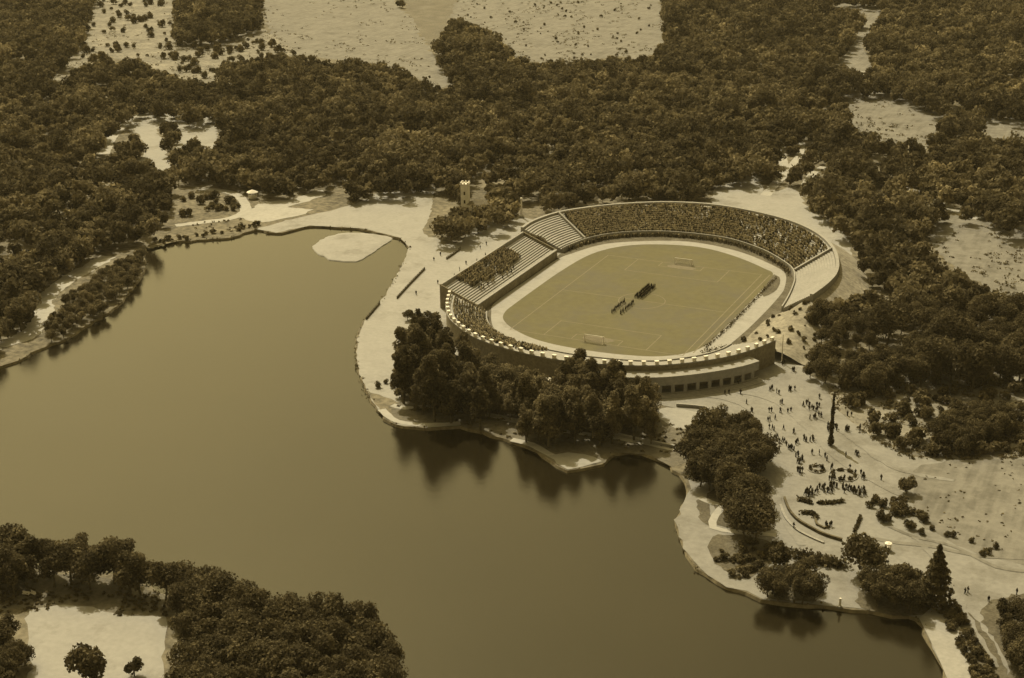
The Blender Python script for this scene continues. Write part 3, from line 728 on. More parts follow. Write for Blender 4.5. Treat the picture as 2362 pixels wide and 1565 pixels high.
for reg, poly in MIDW.items():
    st = {'foot': 4.9, 'front': 6.3, 'south': 5.8, 'bank': 4.6, 'shoreA': 4.4, 'shoreB': 4.4, 'corner': 4.2, 'east': 4.2}.get(reg, 6.0)
    Q = scatter(st, (-330, 330, -420, 330))
    hh = {'foot': 8, 'front': 16, 'point': 10, 'south': 10, 'bank': 4.5}.get(reg, 6.5)
    h2 = rng.uniform(.85, 1.2, len(Q))
    q = project(np.c_[Q, hh*.62*h2])
    o2 = inpoly(q, poly) & ~inpoly(Q, lake_poly) & ~inpoly(Q, stad)
    if reg == 'foot':
        qt = project(np.c_[Q, 8.5*h2]); o2 &= inpoly(qt, poly)
    if reg == 'front':
        qt = project(np.c_[Q, 16*.93*h2]); o2 &= inpoly(qt, poly) | (qt[:, 1] > 905)
        for cx0, cy0, rr in ((1265, 890, 20), (1152, 908, 15)): o2 &= (np.abs(q[:, 0]-cx0) > rr*1.2) | (np.abs(q[:, 1]-cy0) > rr*1.6)
    for (x, y), s, c in zip(Q[o2], h2[o2], q[o2]): mids.append((x, y, s, reg, c[2]))
print({r: sum(1 for t in mids if t[3] == r) for r in MIDW})
LAB = {'foot': 'lower leafy tree among the tall dark ones before the near curve', 'left': 'dark rounded broadleaf tree in the wood above the left bank of the lake',
       'mid': 'broadleaf tree on the lower edge of the wood behind the stadium',
       'right': 'dark broadleaf tree in the wood to the right of the stadium',
       'bank': 'low leafy tree overhanging the water between left bank path and lake',
       'point': 'tree in the dense dark clump on the left side of the plaza',
       'shoreA': 'leafy tree of the clump at the water left of the white mooring post',
       'shoreB': 'leafy tree of the clump at the water right of the white mooring post',
       'south': 'leafy tree of the curving row on the near left shore of the lake',
       'swcorner': 'dark tree left of the pale clearing in the bottom left corner',
       'east': 'dark tree of the lone clump on the rough ground right of the plaza',
       'corner': 'dense leafy tree behind the quay in the bottom right corner'}
GRP = {'foot': 'lower trees before the near curve', 'left': 'trees of the left bank wood', 'mid': 'trees along the wood edge behind the stadium', 'right': 'trees of the wood right of the stadium', 'bank': 'trees overhanging the left bank',
       'point': 'trees in the clump left of the plaza', 'shoreA': 'trees left of the mooring post', 'shoreB': 'trees right of the mooring post', 'south': 'trees of the near left shore',
       'swcorner': 'trees left of the pale clearing', 'east': 'trees of the clump on the rough ground', 'corner': 'trees behind the quay'}
used = 0
for x, y, s, reg, sc in mids:
    if reg == 'foot':
        qt = project(np.c_[Q, 8.5*h2]); o2 &= inpoly(qt, poly)
    if reg == 'front':
        qt = project(np.c_[Q, 16*.93*h2]); o2 &= inpoly(qt, poly) | (qt[:, 1] > 905)
        add_tree(TALL[random.randrange(6)], 'tall_tree', x, y, s*random.choice((.6, .72, .8, .88)), random.uniform(0, 6.28), 'tall leafy tree of the mass hiding the near left curve of the stadium', group='tall trees before the near curve')
        continue
    sz = {'point': .95, 'south': .95, 'foot': .78, 'bank': .42, 'corner': .6, 'east': .6, 'shoreA': .68, 'shoreB': .68, 'swcorner': .7}[reg]
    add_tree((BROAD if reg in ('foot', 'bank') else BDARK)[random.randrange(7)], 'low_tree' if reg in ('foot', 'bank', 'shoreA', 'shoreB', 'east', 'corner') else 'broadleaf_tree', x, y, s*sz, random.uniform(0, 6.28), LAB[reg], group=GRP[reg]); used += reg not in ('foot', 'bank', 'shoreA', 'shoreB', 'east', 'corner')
nind = max(0, 288-used)
print('used', used, 'individual', nind)
for x, y, s, reg, sc in trees[:nind]:
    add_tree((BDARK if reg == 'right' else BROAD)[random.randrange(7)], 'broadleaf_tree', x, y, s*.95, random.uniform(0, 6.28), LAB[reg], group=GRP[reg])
rest = trees[nind:]
VV, TT = [], []
for x, y, s, reg, sc in rest:
    p, nn, tone = FAR[random.randrange(8)]
    a = random.uniform(0, 6.28); ca, sa = math.cos(a), math.sin(a)
    rot = np.array([[ca, -sa, 0], [sa, ca, 0], [0, 0, 1]])
    keep = slice(None) if sc > 3.4 else slice(0, 150)
    p2 = (p[keep] @ rot.T)*s*(1.0 if sc > 3.4 else 1.04)+np.array([x, y, 0]); VV.append((p2, nn[keep] @ rot.T, tone[keep]*random.choice((.5, .65, .8, .9, 1.0, 1.1, 1.2, 1.4, 1.6))*(1+.45*max(-1, min(1, mnoise.fractal((x/70, y/70, 3.1), 1.0, 2.0, 3)))), np.full(len(p2), 1.35 if sc > 3.4 else 1.7)))
PP = np.vstack([v[0] for v in VV]); NN = np.vstack([v[1] for v in VV]); TN = np.concatenate([v[2] for v in VV]); SS = np.concatenate([v[3] for v in VV])
def leaf_mesh_var(name, P_, Nn, S_, tone, material):
    n = len(P_); Nn = Nn/np.linalg.norm(Nn, axis=1)[:, None]
    r_ = rng.normal(0, 1, (n, 3)); u = np.cross(Nn, r_); u /= np.linalg.norm(u, axis=1)[:, None]+1e-9; w = np.cross(Nn, u)
    s = (S_*(.55+.9*rng.random(n)))[:, None]; s2 = s*(.6+.5*rng.random(n))[:, None]; bend = Nn*s*.3
    V_ = np.stack([P_+u*s*.6, P_+w*s2*.6+bend, P_-u*s*.6, P_-w*s2*.6-bend*.3], 1).reshape(-1, 3)
    return quads_mesh(name, V_, np.repeat(tone, 4), material)
fo = bpy.data.objects.new('wood', leaf_mesh_var('wood', PP, NN, SS, TN, M['leaf'])); COL.objects.link(fo)
tag(fo, 'far-off dense wood covering the land above and behind the stadium', 'wood', None, 'stuff')
print('stuff trees', len(rest))

# ------------------------------------------------------------------ single trees and shrubs
def conifer_mesh(h, R):
    g = np.random.default_rng(5); n = 3400
    t = g.random(n)**.75; z = h*(.06+.94*t); rad = R*(1-t)**.85*(.75+.35*np.sin(z*3.1+g.uniform(0, .5, n)))
    a = g.uniform(0, 2*PI, n); q = np.sqrt(g.uniform(.25, 1, n))
    P_ = np.c_[np.cos(a)*rad*q, np.sin(a)*rad*q, z-rad*q*.18]
    Nn = np.c_[np.cos(a)*.5, np.sin(a)*.5, np.full(n, .8)]+g.normal(0, .4, (n, 3))
    return leaf_mesh('crown', P_, Nn, .75, M['leafdark'], g.uniform(.6, 1.3, n))
def slim_mesh():
    g = np.random.default_rng(8); n = 1300; t = g.random(n); a = g.uniform(0, 2*PI, n)
    rad = .95*(1-t)**.5*(.8+.3*np.sin(t*21))*np.sqrt(g.uniform(.2, 1, n))
    P_ = np.c_[np.cos(a)*rad, np.sin(a)*rad, .4+16.8*t]
    return leaf_mesh('crown', P_, np.c_[np.cos(a), np.sin(a), np.full(n, .4)]+g.normal(0, .4, (n, 3)), .5, M['leafdark'], g.uniform(.6, 1.2, n))
def single(name, px, cm, th, tr, label, seed=1, s=1.0, limbs=4):
    x, y = G(*px)
    return add_tree((cm, trunk_mesh(th, tr, seed, limbs)), name, x, y, s, 0, label)
single('conifer_tree', (2155, 1398), conifer_mesh(17.0, 5.8), 12, .35, 'tall pointed conifer at the head of the quay', limbs=0)
single('cypress_tree', (1916, 1028), slim_mesh(), 10, .25, 'very slim tall dark tree standing alone on the pale plaza', 3, limbs=0)
single('round_tree', (1995, 1325), crown_mesh(72, 6.4, 1.4, 12.5, 26, 3200, material=M['leaf'], size=.7, lr=.38), 7, .35, 'broad feathery round tree on the lower edge of the plaza', 4)
single('small_tree', (2090, 1140), crown_mesh(73, 3.0, .8, 6.0, 10, 800, material=M['leaf'], size=.6, lr=.42), 4, .2, 'small loose tree on the pale ground right of the plaza crowd', 5)
single('broadleaf_tree', (1795, 1312), crown_mesh(74, 3.8, .6, 7.5, 12, 1300, material=M['leafdark'], size=.65, lr=.42), 4, .25, 'dense dome-shaped dark tree at the right end of the round lawn', 6)
single('broadleaf_tree', (205, 1590), crown_mesh(75, 4.8, 1.2, 12.0, 16, 1900, material=M['leafdark'], size=.75, lr=.42), 8, .35, 'very dark tree standing in the pale clearing at the bottom edge', 7)
single('small_tree', (310, 1560), crown_mesh(76, 2.6, .6, 5.0, 9, 500, material=M['leafdark'], size=.55, lr=.42), 3, .18, 'small thin-crowned dark tree right of the very dark one in the clearing', 8)
single('broadleaf_tree', (1000, 745), crown_mesh(77, 2.4, .5, 5.0, 9, 600, material=M['leaf'], size=.5, lr=.42), 3, .18, 'small round tree on the promenade left of the grandstand end wall', 9)
single('small_tree', (940, 740), crown_mesh(78, 2.6, .4, 4.2, 8, 500, material=M['leaf'], size=.5, lr=.42), 3, .18, 'small spreading tree alone on the pale promenade near the lake', 10)
single('small_tree', (928, 915), crown_mesh(79, 3.4, .2, 3.6, 10, 700, material=M['leaf'], size=.55, lr=.42), 2, .18, 'low bushy tree at the bend of the promenade left of the tall trees', 11)

def shrubs(pts, s0, s1, label, group, sz=1.0):
    for p in pts:
        x, y = G(*p); add_shrub(x, y, random.uniform(s0, s1), label, group, sz)
shrubs([(2007, 1170), (2036, 1170), (2064, 1187), (2050, 1200), (2030, 1196), (2036, 1205), (2095, 1215), (2100, 1222), (2020, 1160), (2080, 1165), (2060, 1160), (2072, 1178), (2088, 1186), (2104, 1188), (2120, 1194), (2132, 1203), (2062, 1172), (2078, 1192)], .8, 1.35, 'dark shrub of the bed between the plaza crowd and the pale field', 'shrubs beside the plaza')
shrubs([(2150, 1223), (2125, 1233), (2183, 1237), (2198, 1239), (2265, 1282), (2278, 1278), (2297, 1266), (2240, 1252)], .55, .9, 'dark bush beside the track along the lower edge of the pale field', 'bushes along the field track')
row = []
for k in range(80):
    t = random.random(); w = random.uniform(-24, 26)
    row.append((2188+t*95+w*1.0, 1400+t*190+random.uniform(-8, 8)))
shrubs(row, .5, 1.0, 'dark shrub of the ragged planted strip along the quay', 'shrubs along the quay')
row = []
while len(row) < 130:
    p = (random.uniform(1935, 2362), random.uniform(868, 1052))
    if inpoly(np.array([p]), [(1910, 888), (1990, 890), (2100, 868), (2760, 840), (2760, 1050), (2300, 1052), (2200, 1058), (2095, 1048), (2020, 1008), (1975, 980), (1935, 930)])[0]: row.append(p)
shrubs(row, .9, 2.0, 'shrub scattered over the rough ground right of the plaza', 'shrubs on the rough ground')
row = []
while len(row) < 60:
    p = (random.uniform(1050, 1520), random.uniform(5, 140))
    if inpoly(np.array([p]), clear['field_b'])[0]: row.append(p)
shrubs(row, .5, 1.1, 'small dark bush scattered over the pale field at the top centre', 'bushes on the top centre field')
row = []
while len(row) < 110:
    p = (random.uniform(110, 690), random.uniform(2, 190))
    if inpoly(np.array([p]), clear['field_c'])[0]: row.append(p)
shrubs(row, .9, 2.6, 'scrubby bush on the pale rough ground at the top left', 'bushes on the top left ground')
for k in range(46):
    x, y, z = random.choice(EB); o = add_shrub(x+random.gauss(0, .5), y+random.gauss(0, .5), random.uniform(.35, .85), 'shrub on the worn bank outside the right end of the terraces', 'shrubs on the right bank'); o.location.z = z-.15
for k, (x, y, s_) in enumerate(((-70, 41, 1.0), (-67.5, 43, .85), (-66, 40.6, .9), (-63, 42.5, .8), (-61, 41, .7), (-58.5, 42, .65), (-72.5, 43.5, .9))):
    add_tree(BROAD[k], 'small_tree', x, y, s_*.62*(1.25 if k < 5 else .8), k, 'small tree in the gap between the grandstand and the crowded terrace', group='trees at the grandstand end')
row = []
while len(row) < 26:
    p = (random.uniform(400, 555), random.uniform(448, 505))
    if inpoly(np.array([p]), [(400, 470), (470, 446), (535, 456), (552, 478), (530, 495), (420, 508)])[0]: row.append(p)
shrubs(row, .9, 1.7, 'dark bush inside the loop of the shore path', 'bushes inside the path loop')
row = []
for k in range(30):
    t = random.random(); row.append((345+t*260+random.uniform(-6, 6), 562-t*40+random.uniform(-4, 6)))
shrubs(row, .5, 1.0, 'small bush on the ragged bank at the head of the lake', 'bushes on the lake head bank')
shrubs([(905, 895), (890, 885), (920, 905), (872, 895), (950, 905), (1010, 952), (985, 950), (960, 948), (1030, 958)], .7, 1.3, 'low bush in the beds along the southern promenade', 'bushes on the southern promenade')
row = []
while len(row) < 34:
    p = (random.uniform(1640, 1800), random.uniform(1235, 1340))
    if inpoly(np.array([p]), lawns[2])[0] and (p[0] > 1700 or random.random() < .35): row.append(p)
shrubs(row, .5, 1.2, 'low shrub growing on the round lawn of the point', 'shrubs on the round lawn', .8)
hedge(gpts([(1834, 1284), (1860, 1292), (1890, 1300), (1944, 1306)]), 2.2, 2.8, 'thick dark hedge below the plaza left of the round tree', lf=.7, dens=75)
hedge(catmull(gpts([(1841, 1154), (1856, 1158), (1872, 1164)]), 1), 1.2, .9, 'short dark hedge on the left of the round court', lf=.5, dens=60)
hedge(catmull(gpts([(1852, 1186), (1872, 1186), (1884, 1196)]), 1), .9, 1.2, 'low hedge curving inside the left of the court', lf=.5, dens=60)
hedge(gpts([(1985, 1193), (1979, 1210), (1970, 1228)]), .8, .6, 'thin straight hedge across the lower right of the court', lf=.45, dens=60)
hedge(catmull(gpts([(1886, 1162), (1910, 1163), (1945, 1158)]), 1), .9, 1.0, 'dark clipped hedge across the middle of the court', lf=.5, dens=60)
for (px, r, lab) in (((1884, 1084), 2.6, 'small ring-shaped flower bed in the middle of the crowd'), ((1945, 1098), 4.2, 'larger ring-shaped flower bed in the middle of the crowd')):
    x, y = G(*px); b = empty('flower_bed', (x, y, Z2)); tag(b, lab, 'flower bed')
    mb = MB(); rg = [(r*math.cos(k*PI/16), r*math.sin(k*PI/16)) for k in range(32)]; mb.wall(rg, 0, .25, .25, True); mb.build('kerb', M['concrete'], b)
    pts = []
    for k in range(7):
        a0 = k*2*PI/7; pts.append([(r*.8*math.cos(a0+j*.09), r*.8*math.sin(a0+j*.09)) for j in range(7)])
    for q in pts:
        me = hedge_mesh(q, .9, .5, .35, 60); me.materials[0] = M['shrubleaf']
        o = bpy.data.objects.new('planting', me); COL.objects.link(o); o.parent = b

# ------------------------------------------------------------------ walls, railings and small buildings
def low_wall(px, h, t, label, m_='wall', name='low_wall', cat='wall'):
    pts = catmull(gpts(px), 1.5); mb = MB(); mb.wall(pts, 0, h, t); mb.wall(pts, h, h+.12, t+.12)
    o = mb.build(name, M[m_]); tag(o, label, cat); return o
low_wall([(1809, 1152), (1820, 1180), (1839, 1202), (1872, 1222), (1903, 1237), (1942, 1249)], .8, .5, 'long curved low wall round the lower left of the court', 'bark')
low_wall([(1880, 1196), (1884, 1212), (1900, 1220), (1914, 1216)], .5, .5, 'short curved dark kerb in the middle of the court', 'bark')
low_wall([(1800, 1166), (1812, 1196), (1836, 1222), (1868, 1240), (1900, 1254)], .35, .6, 'outer low step curving below the long curved wall of the court', 'concrete')
low_wall([(1560, 938), (1600, 941), (1630, 945)], 1.0, .6, 'low pale wall behind the small walled terrace near the lake', 'concrete')
low_wall([(1416, 1004), (1480, 1019), (1556, 1034)], .9, .7, 'straight pale wall along the southern shore path', 'concrete')
low_wall([(1105, 953), (1162, 965), (1254, 986)], .6, .5, 'low pale wall along the path under the tall trees', 'concrete')
def railing(px, label):
    pts = catmull(gpts(px), 1.2); r = empty('railing', (*pts[0], 0)); tag(r, label, 'railing')
    base = Vector((*pts[0], 0))
    loc = [(a-base.x, b-base.y) for a, b in pts]
    mb = MB(); mb.wall(loc, 0, .8, .3); mb.build('plinth', M['bark'], r)
    for p in loc[::2]:
        mb = MB(); mb.box((p[0], p[1], .62), (.16, .38, 1.24)); mb.build('post', M['dark'], r)
    mb = MB(); mb.wall(loc, 1.1, 1.2, .1); mb.build('rail', M['dark'], r)
railing([(845, 738), (860, 720), (876, 702)], 'short dark railing at the water edge of the promenade')
railing([(916, 690), (945, 658), (980, 622)], 'long dark railing behind the grandstand')
railing([(1030, 599), (1046, 588), (1062, 576)], 'short dark railing below the leafy trees behind the grandstand')

def house(px, w, d, h, label, tower=0, rz=0.0, name='house'):
    x, y = G(*px); b = empty(name, (x, y, 0), rz); tag(b, label, name.replace('_', ' '))
    mb = MB(); mb.box((0, 0, h/2), (w, d, h)); mb.build('walls', M['white'], b)
    mb = MB(); o_ = .5
    vs = [(-w/2-o_, -d/2-o_, h), (w/2+o_, -d/2-o_, h), (w/2+o_, d/2+o_, h), (-w/2-o_, d/2+o_, h), (-w/2+d*.4, 0, h+d*.32), (w/2-d*.4, 0, h+d*.32)]
    mb.add(vs, [(0, 1, 5, 4), (1, 2, 5), (2, 3, 4, 5), (3, 0, 4), (3, 2, 1, 0)]); mb.build('roof', M['roof'], b)
    nwin = max(2, int(w/2.6))
    for k in range(nwin):
        for fl in range(max(1, int(h/3))):
            mb = MB(); mb.box((-w/2+w*(k+.5)/nwin, -d/2-.02, 1.7+fl*3), (1.0, .12, 1.4)); mb.build('window', M['dark'], b)
    if tower:
        mb = MB(); mb.box((-w/2-1.6, 0, tower/2), (3.6, 3.6, tower)); mb.box((-w/2-1.6, 0, tower+.2), (4.2, 4.2, .4))
        for a in (-1.5, 0, 1.5):
            for c in (-1.7, 1.7): mb.box((-w/2-1.6+a, c, tower+.75), (.7, .5, .7)); mb.box((-w/2-1.6+c, a, tower+.76), (.5, .7, .7))
        tw = mb.build('tower', M['white'], b)
        for z in (5, 9, 13):
            if z < tower-1:
                mb = MB(); mb.box((-w/2-1.6, -1.82, z), (.8, .12, 1.6)); mb.build('window', M['dark'], tw)
    return b
house((1104, 508), 9, 6, 8, 'white house with a battlemented tower among the trees left of the terrace', tower=17, rz=.25)
def pavilion(px, r, h, label, z=0, n=8, name='kiosk'):
    x, y = G(*px); b = empty(name, (x, y, z)); tag(b, label, name)
    mb = MB(); mb.lathe([(r, 0), (r, .25), (r*.96, .25)], n); mb.build('floor', M['concrete'], b)
    for k in range(n):
        a = 2*PI*(k+.5)/n; mb = MB(); mb.tube((r*.85*math.cos(a), r*.85*math.sin(a), .25), (r*.85*math.cos(a), r*.85*math.sin(a), h), .12, .12, 6); mb.build('column', M['white'], b)
    mb = MB(); mb.lathe([(r*.7, .26), (r*.7, h*.45)], n); mb.build('counter', M['white'], b)
    mb = MB(); mb.lathe([(r*1.1, h), (r*1.12, h+.18), (r*.6, h+r*.32), (.1, h+r*.55)], n); mb.build('roof', M['white'], b)
    return b
pavilion((583, 458), 2.6, 3.0, 'round white kiosk at the edge of the wood above the shore path')
for k, q in enumerate(((1265, 896), (1152, 912))): pavilion(q, 2.0, 2.8, ('white kiosk glimpsed among the tall dark trees, the right one of two', 'white kiosk glimpsed among the tall dark trees, the left one of two')[k])
pavilion((1912, 692), 1.3, 2.3, 'small white kiosk at the corner of the dark wood right of the stadium')
pavilion((1509, 958), 1.2, 2.4, 'small white kiosk at the left end of the walled terrace by the lake')
pavilion((2048, 1270), .9, 2.0, 'small white kiosk right of the broad feathery round tree')
def post(px, h, r0, r1, label, name, cat, m_='white', ball=0.0):
    x, y = G(*px); b = empty(name, (x, y, Z2)); tag(b, label, cat)
    mb = MB(); mb.lathe([(r0*2.2, 0), (r0*2.2, .5), (r0*1.5, .6)], 10); mb.build('base', M['concrete'], b)
    mb = MB(); mb.lathe([(r0, .6), (r1, h)], 10); mb.build('shaft', M[m_], b)
    if ball:
        mb = MB(); mb.lathe([(r1, h), (ball, h+ball*.6), (ball, h+ball*1.3), (.05, h+ball*2)], 10); mb.build('finial', M[m_], b)
post((1203, 502), 8.5, .55, .35, 'tall white pillar between the grandstand and the crowded terrace', 'pillar', 'pillar', ball=.6)
post((2056, 552), 6.0, .5, .4, 'white pillar showing among the dark trees right of the stadium', 'pillar', 'pillar', ball=.5)
post((1803, 838), 10.5, .22, .12, 'tall thin pale pole at the right end of the stadium outer wall', 'pole', 'pole', ball=.2)
post((1937, 1402), 2.6, .32, .28, 'white mooring post at the water between the two tree clumps', 'mooring_post', 'post')
def bench(px, rz, label, group=None):
    x, y = G(*px); b = empty('bench', (x, y, .03), rz); tag(b, label, 'bench', group)
    mb = MB(); mb.box((0, 0, .45), (2.0, .5, .08)); mb.build('seat', M['white'], b)
    mb = MB(); mb.box((0, .26, .8), (2.0, .07, .6)); mb.build('backrest', M['white'], b)
    for a in (-.8, .8): mb = MB(); mb.box((a, 0, .2), (.1, .48, .42)); mb.build('leg', M['concrete'], b)
bench((60, 1374), .2, 'left one of two white benches under the trees on the near shore', 'white benches')
bench((76, 1373), -.2, 'right one of two white benches under the trees on the near shore', 'white benches')

# ------------------------------------------------------------------ people
def person_mesh(seed, top, stride=.16):
    rd = random.Random(seed); me = bpy.data.meshes.new('skeleton')
    k = stride; v = [(0, 0, .95), (0, 0, 1.18), (0, .01, 1.42), (0, .02, 1.52), (0, .03, 1.66), (0, .02, 1.76),
                     (-.1, k*.4, .88), (-.11, k*.9, .48), (-.11, k, .06), (-.11, k+.16, .03),
                     (.1, -k*.4, .88), (.11, -k*.6, .48), (.11, -k, .06), (.11, -k+.16, .03),
                     (-.19, 0, 1.40), (-.25, -k*.5, 1.12), (-.25, .02, .86), (.19, 0, 1.40), (.25, k*.5, 1.12), (.25, .12, .86)]
    e = [(0, 1), (1, 2), (2, 3), (3, 4), (4, 5), (0, 6), (6, 7), (7, 8), (8, 9), (0, 10), (10, 11), (11, 12), (12, 13), (2, 14), (14, 15), (15, 16), (2, 17), (17, 18), (18, 19)]
    rad = [.17, .16, .17, .065, .105, .07, .10, .07, .05, .045, .10, .07, .05, .045, .075, .055, .04, .075, .055, .04]
    me.from_pydata(v, e, []); o = bpy.data.objects.new('skeleton', me); COL.objects.link(o)
    md = o.modifiers.new('skin', 'SKIN')
    for i, r in enumerate(rad): me.skin_vertices[0].data[i].radius = (r, r*.85 if i < 3 else r)
    me.skin_vertices[0].data[0].use_root = True
    dg = bpy.context.evaluated_depsgraph_get(); ev = o.evaluated_get(dg)
    out = bpy.data.meshes.new_from_object(ev); out.name = 'person'
    bpy.data.objects.remove(o)
    out.materials.clear()
    for q in (M[top], M['cloth_dark'], M['skin']): out.materials.append(q)
    for p in out.polygons:
        z = p.center.z; p.material_index = 2 if (1.5 < z < 1.70) else (1 if (z >= 1.70 or z < .9) else 0)
    return out
PM = [person_mesh(1, 'cloth_dark'), person_mesh(2, 'cloth_dark', .05), person_mesh(3, 'cloth_dark', .22), person_mesh(4, 'cloth_pale', .12)]
def person(x, y, z, label, group, pale=.15, rz=None, s=1.0):
    me = PM[3] if random.random() < pale else PM[random.randrange(3)]
    o = bpy.data.objects.new('person', me); COL.objects.link(o); o.location = (x, y, z); s *= random.uniform(.94, 1.06); o.scale = (s*1.15, s*1.15, s)
    o.rotation_euler = (0, 0, random.uniform(0, 6.28) if rz is None else rz)
    tag(o, label, 'person', group); return o
c7 = [(1280, 740), (1325, 775), (1440, 755), (1420, 740), (1360, 850), (1080, 850), (1120, 920), (1270, 910), (1350, 925), (1430, 915), (1310, 970), (1255, 985), (1285, 1055), (1380, 1045), (1440, 1080),
      (1545, 850), (1560, 870), (1600, 900), (1640, 870), (1650, 810), (1580, 970), (1620, 965), (1660, 950), (1530, 870), (1615, 905), (1890, 950), (1870, 1060), (1960, 1050), (1785, 1055), (1945, 1255), (1870, 1270),
      (1550, 1130), (1590, 1135), (1470, 1160), (1320, 1120), (1385, 1150), (1430, 1200), (1300, 1210), (1275, 1270), (1490, 1270), (1475, 1255), (1500, 1310), (940, 770), (1040, 775), (1000, 700), (1410, 300), (1390, 250), (1560, 250), (1400, 390), (1440, 600), (1380, 545)]
c4 = [(50, 165), (130, 190), (170, 225), (225, 280), (35, 290), (60, 310), (390, 185), (440, 185), (275, 215), (290, 360), (325, 400), (310, 440), (330, 540), (345, 545), (318, 536), (460, 345), (540, 345), (585, 390), (590, 510), (680, 490),
      (900, 510), (945, 550), (1025, 600), (1020, 570), (670, 640), (690, 610), (780, 640), (890, 640), (1240, 630), (965, 350), (735, 55), (850, 80), (985, 50), (290, 1160), (610, 1160), (640, 1155), (625, 1165), (640, 30), (650, 80)]
spots = [(1400+a*.2964, 680+b*.2964, 2) for a, b in c7]+[(1780+a*.2045, 980+b*.2045, 2) for a, b in c4]
for px, py, n in spots:
    for k in range(random.choice((1, 2, 2, 3))):
        x, y = G(px, py); person(x+random.gauss(0, .45), y+random.gauss(0, .6), Z2, 'person in dark clothes strolling on the pale plaza', 'people strolling on the plaza', pale=0)
for k in range(64):
    t = random.random(); px = 1856+t*142; py = 1128+6*math.sin(t*PI*1.0)*-1+random.uniform(0, 16)+10*abs(t-.5)
    x, y = G(px, py); person(x, y, Z2, 'person in dark clothes standing in the dense row along the round court', 'people lined up along the court', pale=0)
for a, b in ((-3.4, 0), (-2.2, 0), (-1.0, 0)):
    for k in range(17): person(a+random.gauss(0, .1), 2+k*.95+random.gauss(0, .12), .12, 'dark-dressed person in the solid block drawn up on the halfway line', 'dark block on the pitch', pale=0, rz=PI/2)
for a in (-5.6, -2.0):
    for k in range(13): person(a+random.gauss(0, .15), -18+k*1.15+random.gauss(0, .15), .12, 'dark-dressed person in the two files on the near half of the pitch', 'two files on the pitch', pale=0, rz=PI/2)
for px, py in ((2150, 1240), (1100, 940), (1785, 905)):
    pass
for px, py in ((2226, 1370), (2232, 1368), (2345, 1372), (2280, 1388), (2010, 1345), (1895, 1340)):
    x, y = G(px, py); person(x, y, Z2, 'person in dark clothes on the pale ground near the quay', 'people near the quay', pale=0)
for px, py in ((1150, 600), (1120, 592), (1142, 612), (1100, 606), (1090, 640), (1060, 625), (1048, 640), (1075, 610), (1010, 655), (960, 680), (1108, 575), (1122, 566), (1016, 590), (1001, 602)):
    x, y = G(px, py); person(x, y, Z1, 'person in dark clothes walking behind the grandstand', 'people behind the grandstand', pale=0)

# seated and standing crowd, far too many to count
def crowd_template():
    q = []
    def bx(c, d, tp=1.0):
        x, y, z = d[0]/2, d[1]/2, d[2]/2; v = []
        for e in (-z, z):
            f = tp if e > 0 else 1.0
            v.append([(c[0]+a*x*f, c[1]+b*y*f, c[2]+e) for a, b in ((-1, -1), (1, -1), (1, 1), (-1, 1))])
        lo, hi = v
        for k in range(4): q.append((lo[k], lo[(k+1) % 4], hi[(k+1) % 4], hi[k]))
        q.append(tuple(hi))
    bx((0, 0, .4), (.34, .3, .8), 1.15); bx((0, 0, 1.1), (.40, .28, .6), 1.15); n1 = len(q)
    bx((-.26, 0, 1.08), (.11, .16, .6)); bx((.26, 0, 1.08), (.11, .16, .6))
    bx((0, 0, 1.5), (.15, .15, .22), 1.5); bx((0, 0, 1.68), (.24, .24, .16), .6)
    return np.array(q), n1
CT, CN = crowd_template()
def crowd(places, label, cat='crowd'):
    VV, TT = [], []
    for x, y, z, a in places:
        ca, sa = math.cos(a), math.sin(a); s = random.uniform(.85, 1.08)
        V_ = CT*np.array([s*1.25, s*1.25, s]); X = V_[..., 0]*ca-V_[..., 1]*sa+x; Y = V_[..., 0]*sa+V_[..., 1]*ca+y
        VV.append(np.stack([X, Y, V_[..., 2]+z], -1).reshape(-1, 3))
        c = random.choice((.10, .16, .25, .12, .4, .55, .95, .9, .8)); h = random.choice((.12, .3, .95, .7, .2))
        t = np.full(len(CT), c); t[:5] = c*.7; t[-5:] = h; t[-10:-5] = .75
        TT.append(np.repeat(t, 4))
    me = quads_mesh('spectators', np.vstack(VV), np.concatenate(TT), M['crowd'])
    o = bpy.data.objects.new('spectators', me); COL.objects.link(o); tag(o, label, cat, None, 'stuff'); return o
def seats(inner, rim, z0, z1, nst, i0, i1, t0, t1, n, dens=None):
    out = []; k = 0
    while len(out) < n:
        f = random.uniform(i0, i1); i = int(f); w = f-i
        st = random.randrange(int(t0*nst), int(t1*nst)); t = (st+.5)/nst
        a = Vector(inner[i]).lerp(Vector(inner[i+1]), w); b = Vector(rim[i]).lerp(Vector(rim[i+1]), w)
        if dens and random.random() > dens((f-i0)/(i1-i0), t): continue
        p = a.lerp(b, t); d = b-a
        if random.random() > .82+.9*mnoise.noise((p.x/7, p.y/7, 1.7)): continue
        out.append((p.x+random.gauss(0, .08), p.y+random.gauss(0, .08), z0+(z1-z0)*(st+1)/nst, math.atan2(d.y, d.x)-PI/2))
    return out
S_ = seats(fi, fr, 1.2, 7.6, 15, 17, 88, 0, .97, 5200, lambda u, t: (1.0 if u < .6 else 1-.55*(u-.6)/.4))
crowd(S_, 'dense crowd of spectators filling the far curved terrace')
yl = [(gx0, y) for y in yy]; yr = [(gx1, y) for y in yy]
crowd(seats(yl, yr, 2.4, 8.2, 14, 3.0, 14.6, .25, 1.0, 760, lambda u, t: 1.0 if t > .36+.3*abs(u-.6) else .06), 'crowd of spectators on the upper rows of the straight grandstand')
crowd(seats(ni, nr, 1.2, 8.4, 15, 1, 40, 0, .9, 900), 'crowd of spectators on the near curved terrace behind the trees')
st = []
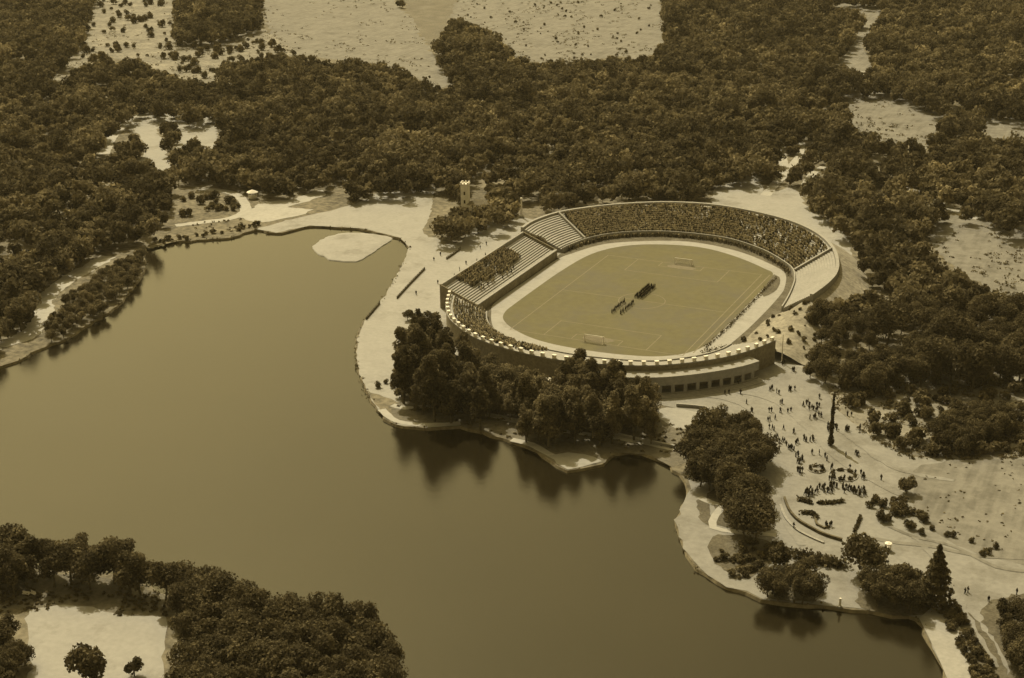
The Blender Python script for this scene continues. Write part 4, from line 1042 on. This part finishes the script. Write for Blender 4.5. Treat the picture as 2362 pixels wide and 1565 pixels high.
for i in range(6, len(fi)-34):
    a = Vector(off(fi, -1.3)[i])
    for k in range(2): st.append((a.x+random.gauss(0, .5), a.y+random.gauss(0, .4), .1, random.uniform(0, 6.28)))
crowd(st, 'line of people standing along the foot of the far terrace')

tufts = []
for key, (bx0, by0, bx1, by1), n, sz in (('field_a', (600, 2, 1045, 205), 700, 1.0), ('field_b', (1045, 2, 1530, 150), 900, 1.0), ('field_c', (110, 2, 690, 195), 900, 1.2), ('clear_e', (2145, 505, 2360, 685), 260, .8), ('clear_c', (1962, 215, 2185, 340), 260, .9), ('rough', (1925, 842, 2360, 1060), 1500, .8), ('se', (2100, 1062, 2360, 1300), 170, .22), ('sw', (-5, 1320, 430, 1425), 500, .4), ('verge', (900, 925, 1640, 1085), 700, .4), ('head', (340, 440, 620, 560), 260, .5)):
    poly = clear.get(key) or {'rough': [(1900, 886), (1990, 890), (2100, 868), (2760, 840), (2760, 1070), (2300, 1066), (2200, 1070), (2095, 1060), (2015, 1018), (1975, 990), (1925, 945)], 'se': [(2118, 1075), (2200, 1064), (2760, 1064), (2760, 1300), (2250, 1280), (2140, 1220), (2100, 1150)],
        'sw': [(-60, 1330), (60, 1318), (220, 1328), (380, 1372), (430, 1420), (380, 1430), (240, 1422), (170, 1402), (60, 1410), (-60, 1424)], 'verge': [(900, 935), (1110, 935), (1500, 960), (1620, 985), (1640, 1050), (1500, 1048), (1417, 1040), (1254, 1044), (1177, 1012), (1062, 978)], 'head': [(345, 562), (400, 520), (560, 505), (600, 515), (590, 528), (440, 552)]}[key]
    for k in range(n):
        p = (random.uniform(bx0, bx1), random.uniform(by0, by1))
        c_ = mnoise.fractal((p[0]/60, p[1]/30, 5.5), 1.0, 2.0, 3)
        if c_ > -.12 and inpoly(np.array([p]), poly)[0]:
            x, y = G(*p); q = random.randint(5, 12) if sz > .3 else random.randint(2, 4)
            tufts.append(np.c_[rng.normal(x, .7*sz, q), rng.normal(y, .7*sz, q), rng.uniform(.05, .8*sz, q)])
for pts_, pr_ in ((up_w, .55), (lo_w, .8)):
    for x, y in pts_:
        if random.random() < pr_ and abs(mnoise.noise((x/14, y/14, 2.2))) > .12:
            q = random.randint(3, 9); tufts.append(np.c_[rng.normal(x, .55, q), rng.normal(y, .55, q), rng.uniform(-.5, .35, q)])
PT = np.vstack(tufts)
o = bpy.data.objects.new('scrub', leaf_mesh('scrub', PT, None, .6, M['shrubleaf'])); COL.objects.link(o)
tag(o, 'low scrub and grass tufts growing over the fields and verges', 'scrub', None, 'stuff')
# ------------------------------------------------------------------ air
hm = bpy.data.materials.new('haze'); hm.use_nodes = True
nt = hm.node_tree; nt.nodes.remove(nt.nodes['Principled BSDF'])
pv = nt.nodes.new('ShaderNodeVolumePrincipled'); pv.inputs['Color'].default_value = (.9, .80, .55, 1); pv.inputs['Density'].default_value = HAZE
pv.inputs['Anisotropy'].default_value = 0.0
nt.links.new(pv.outputs['Volume'], nt.nodes['Material Output'].inputs['Volume'])
mb = MB(); mb.box((-400, 550, 104.5), (4700, 4400, 216)); tag(mb.build('haze', hm), kind='stuff')
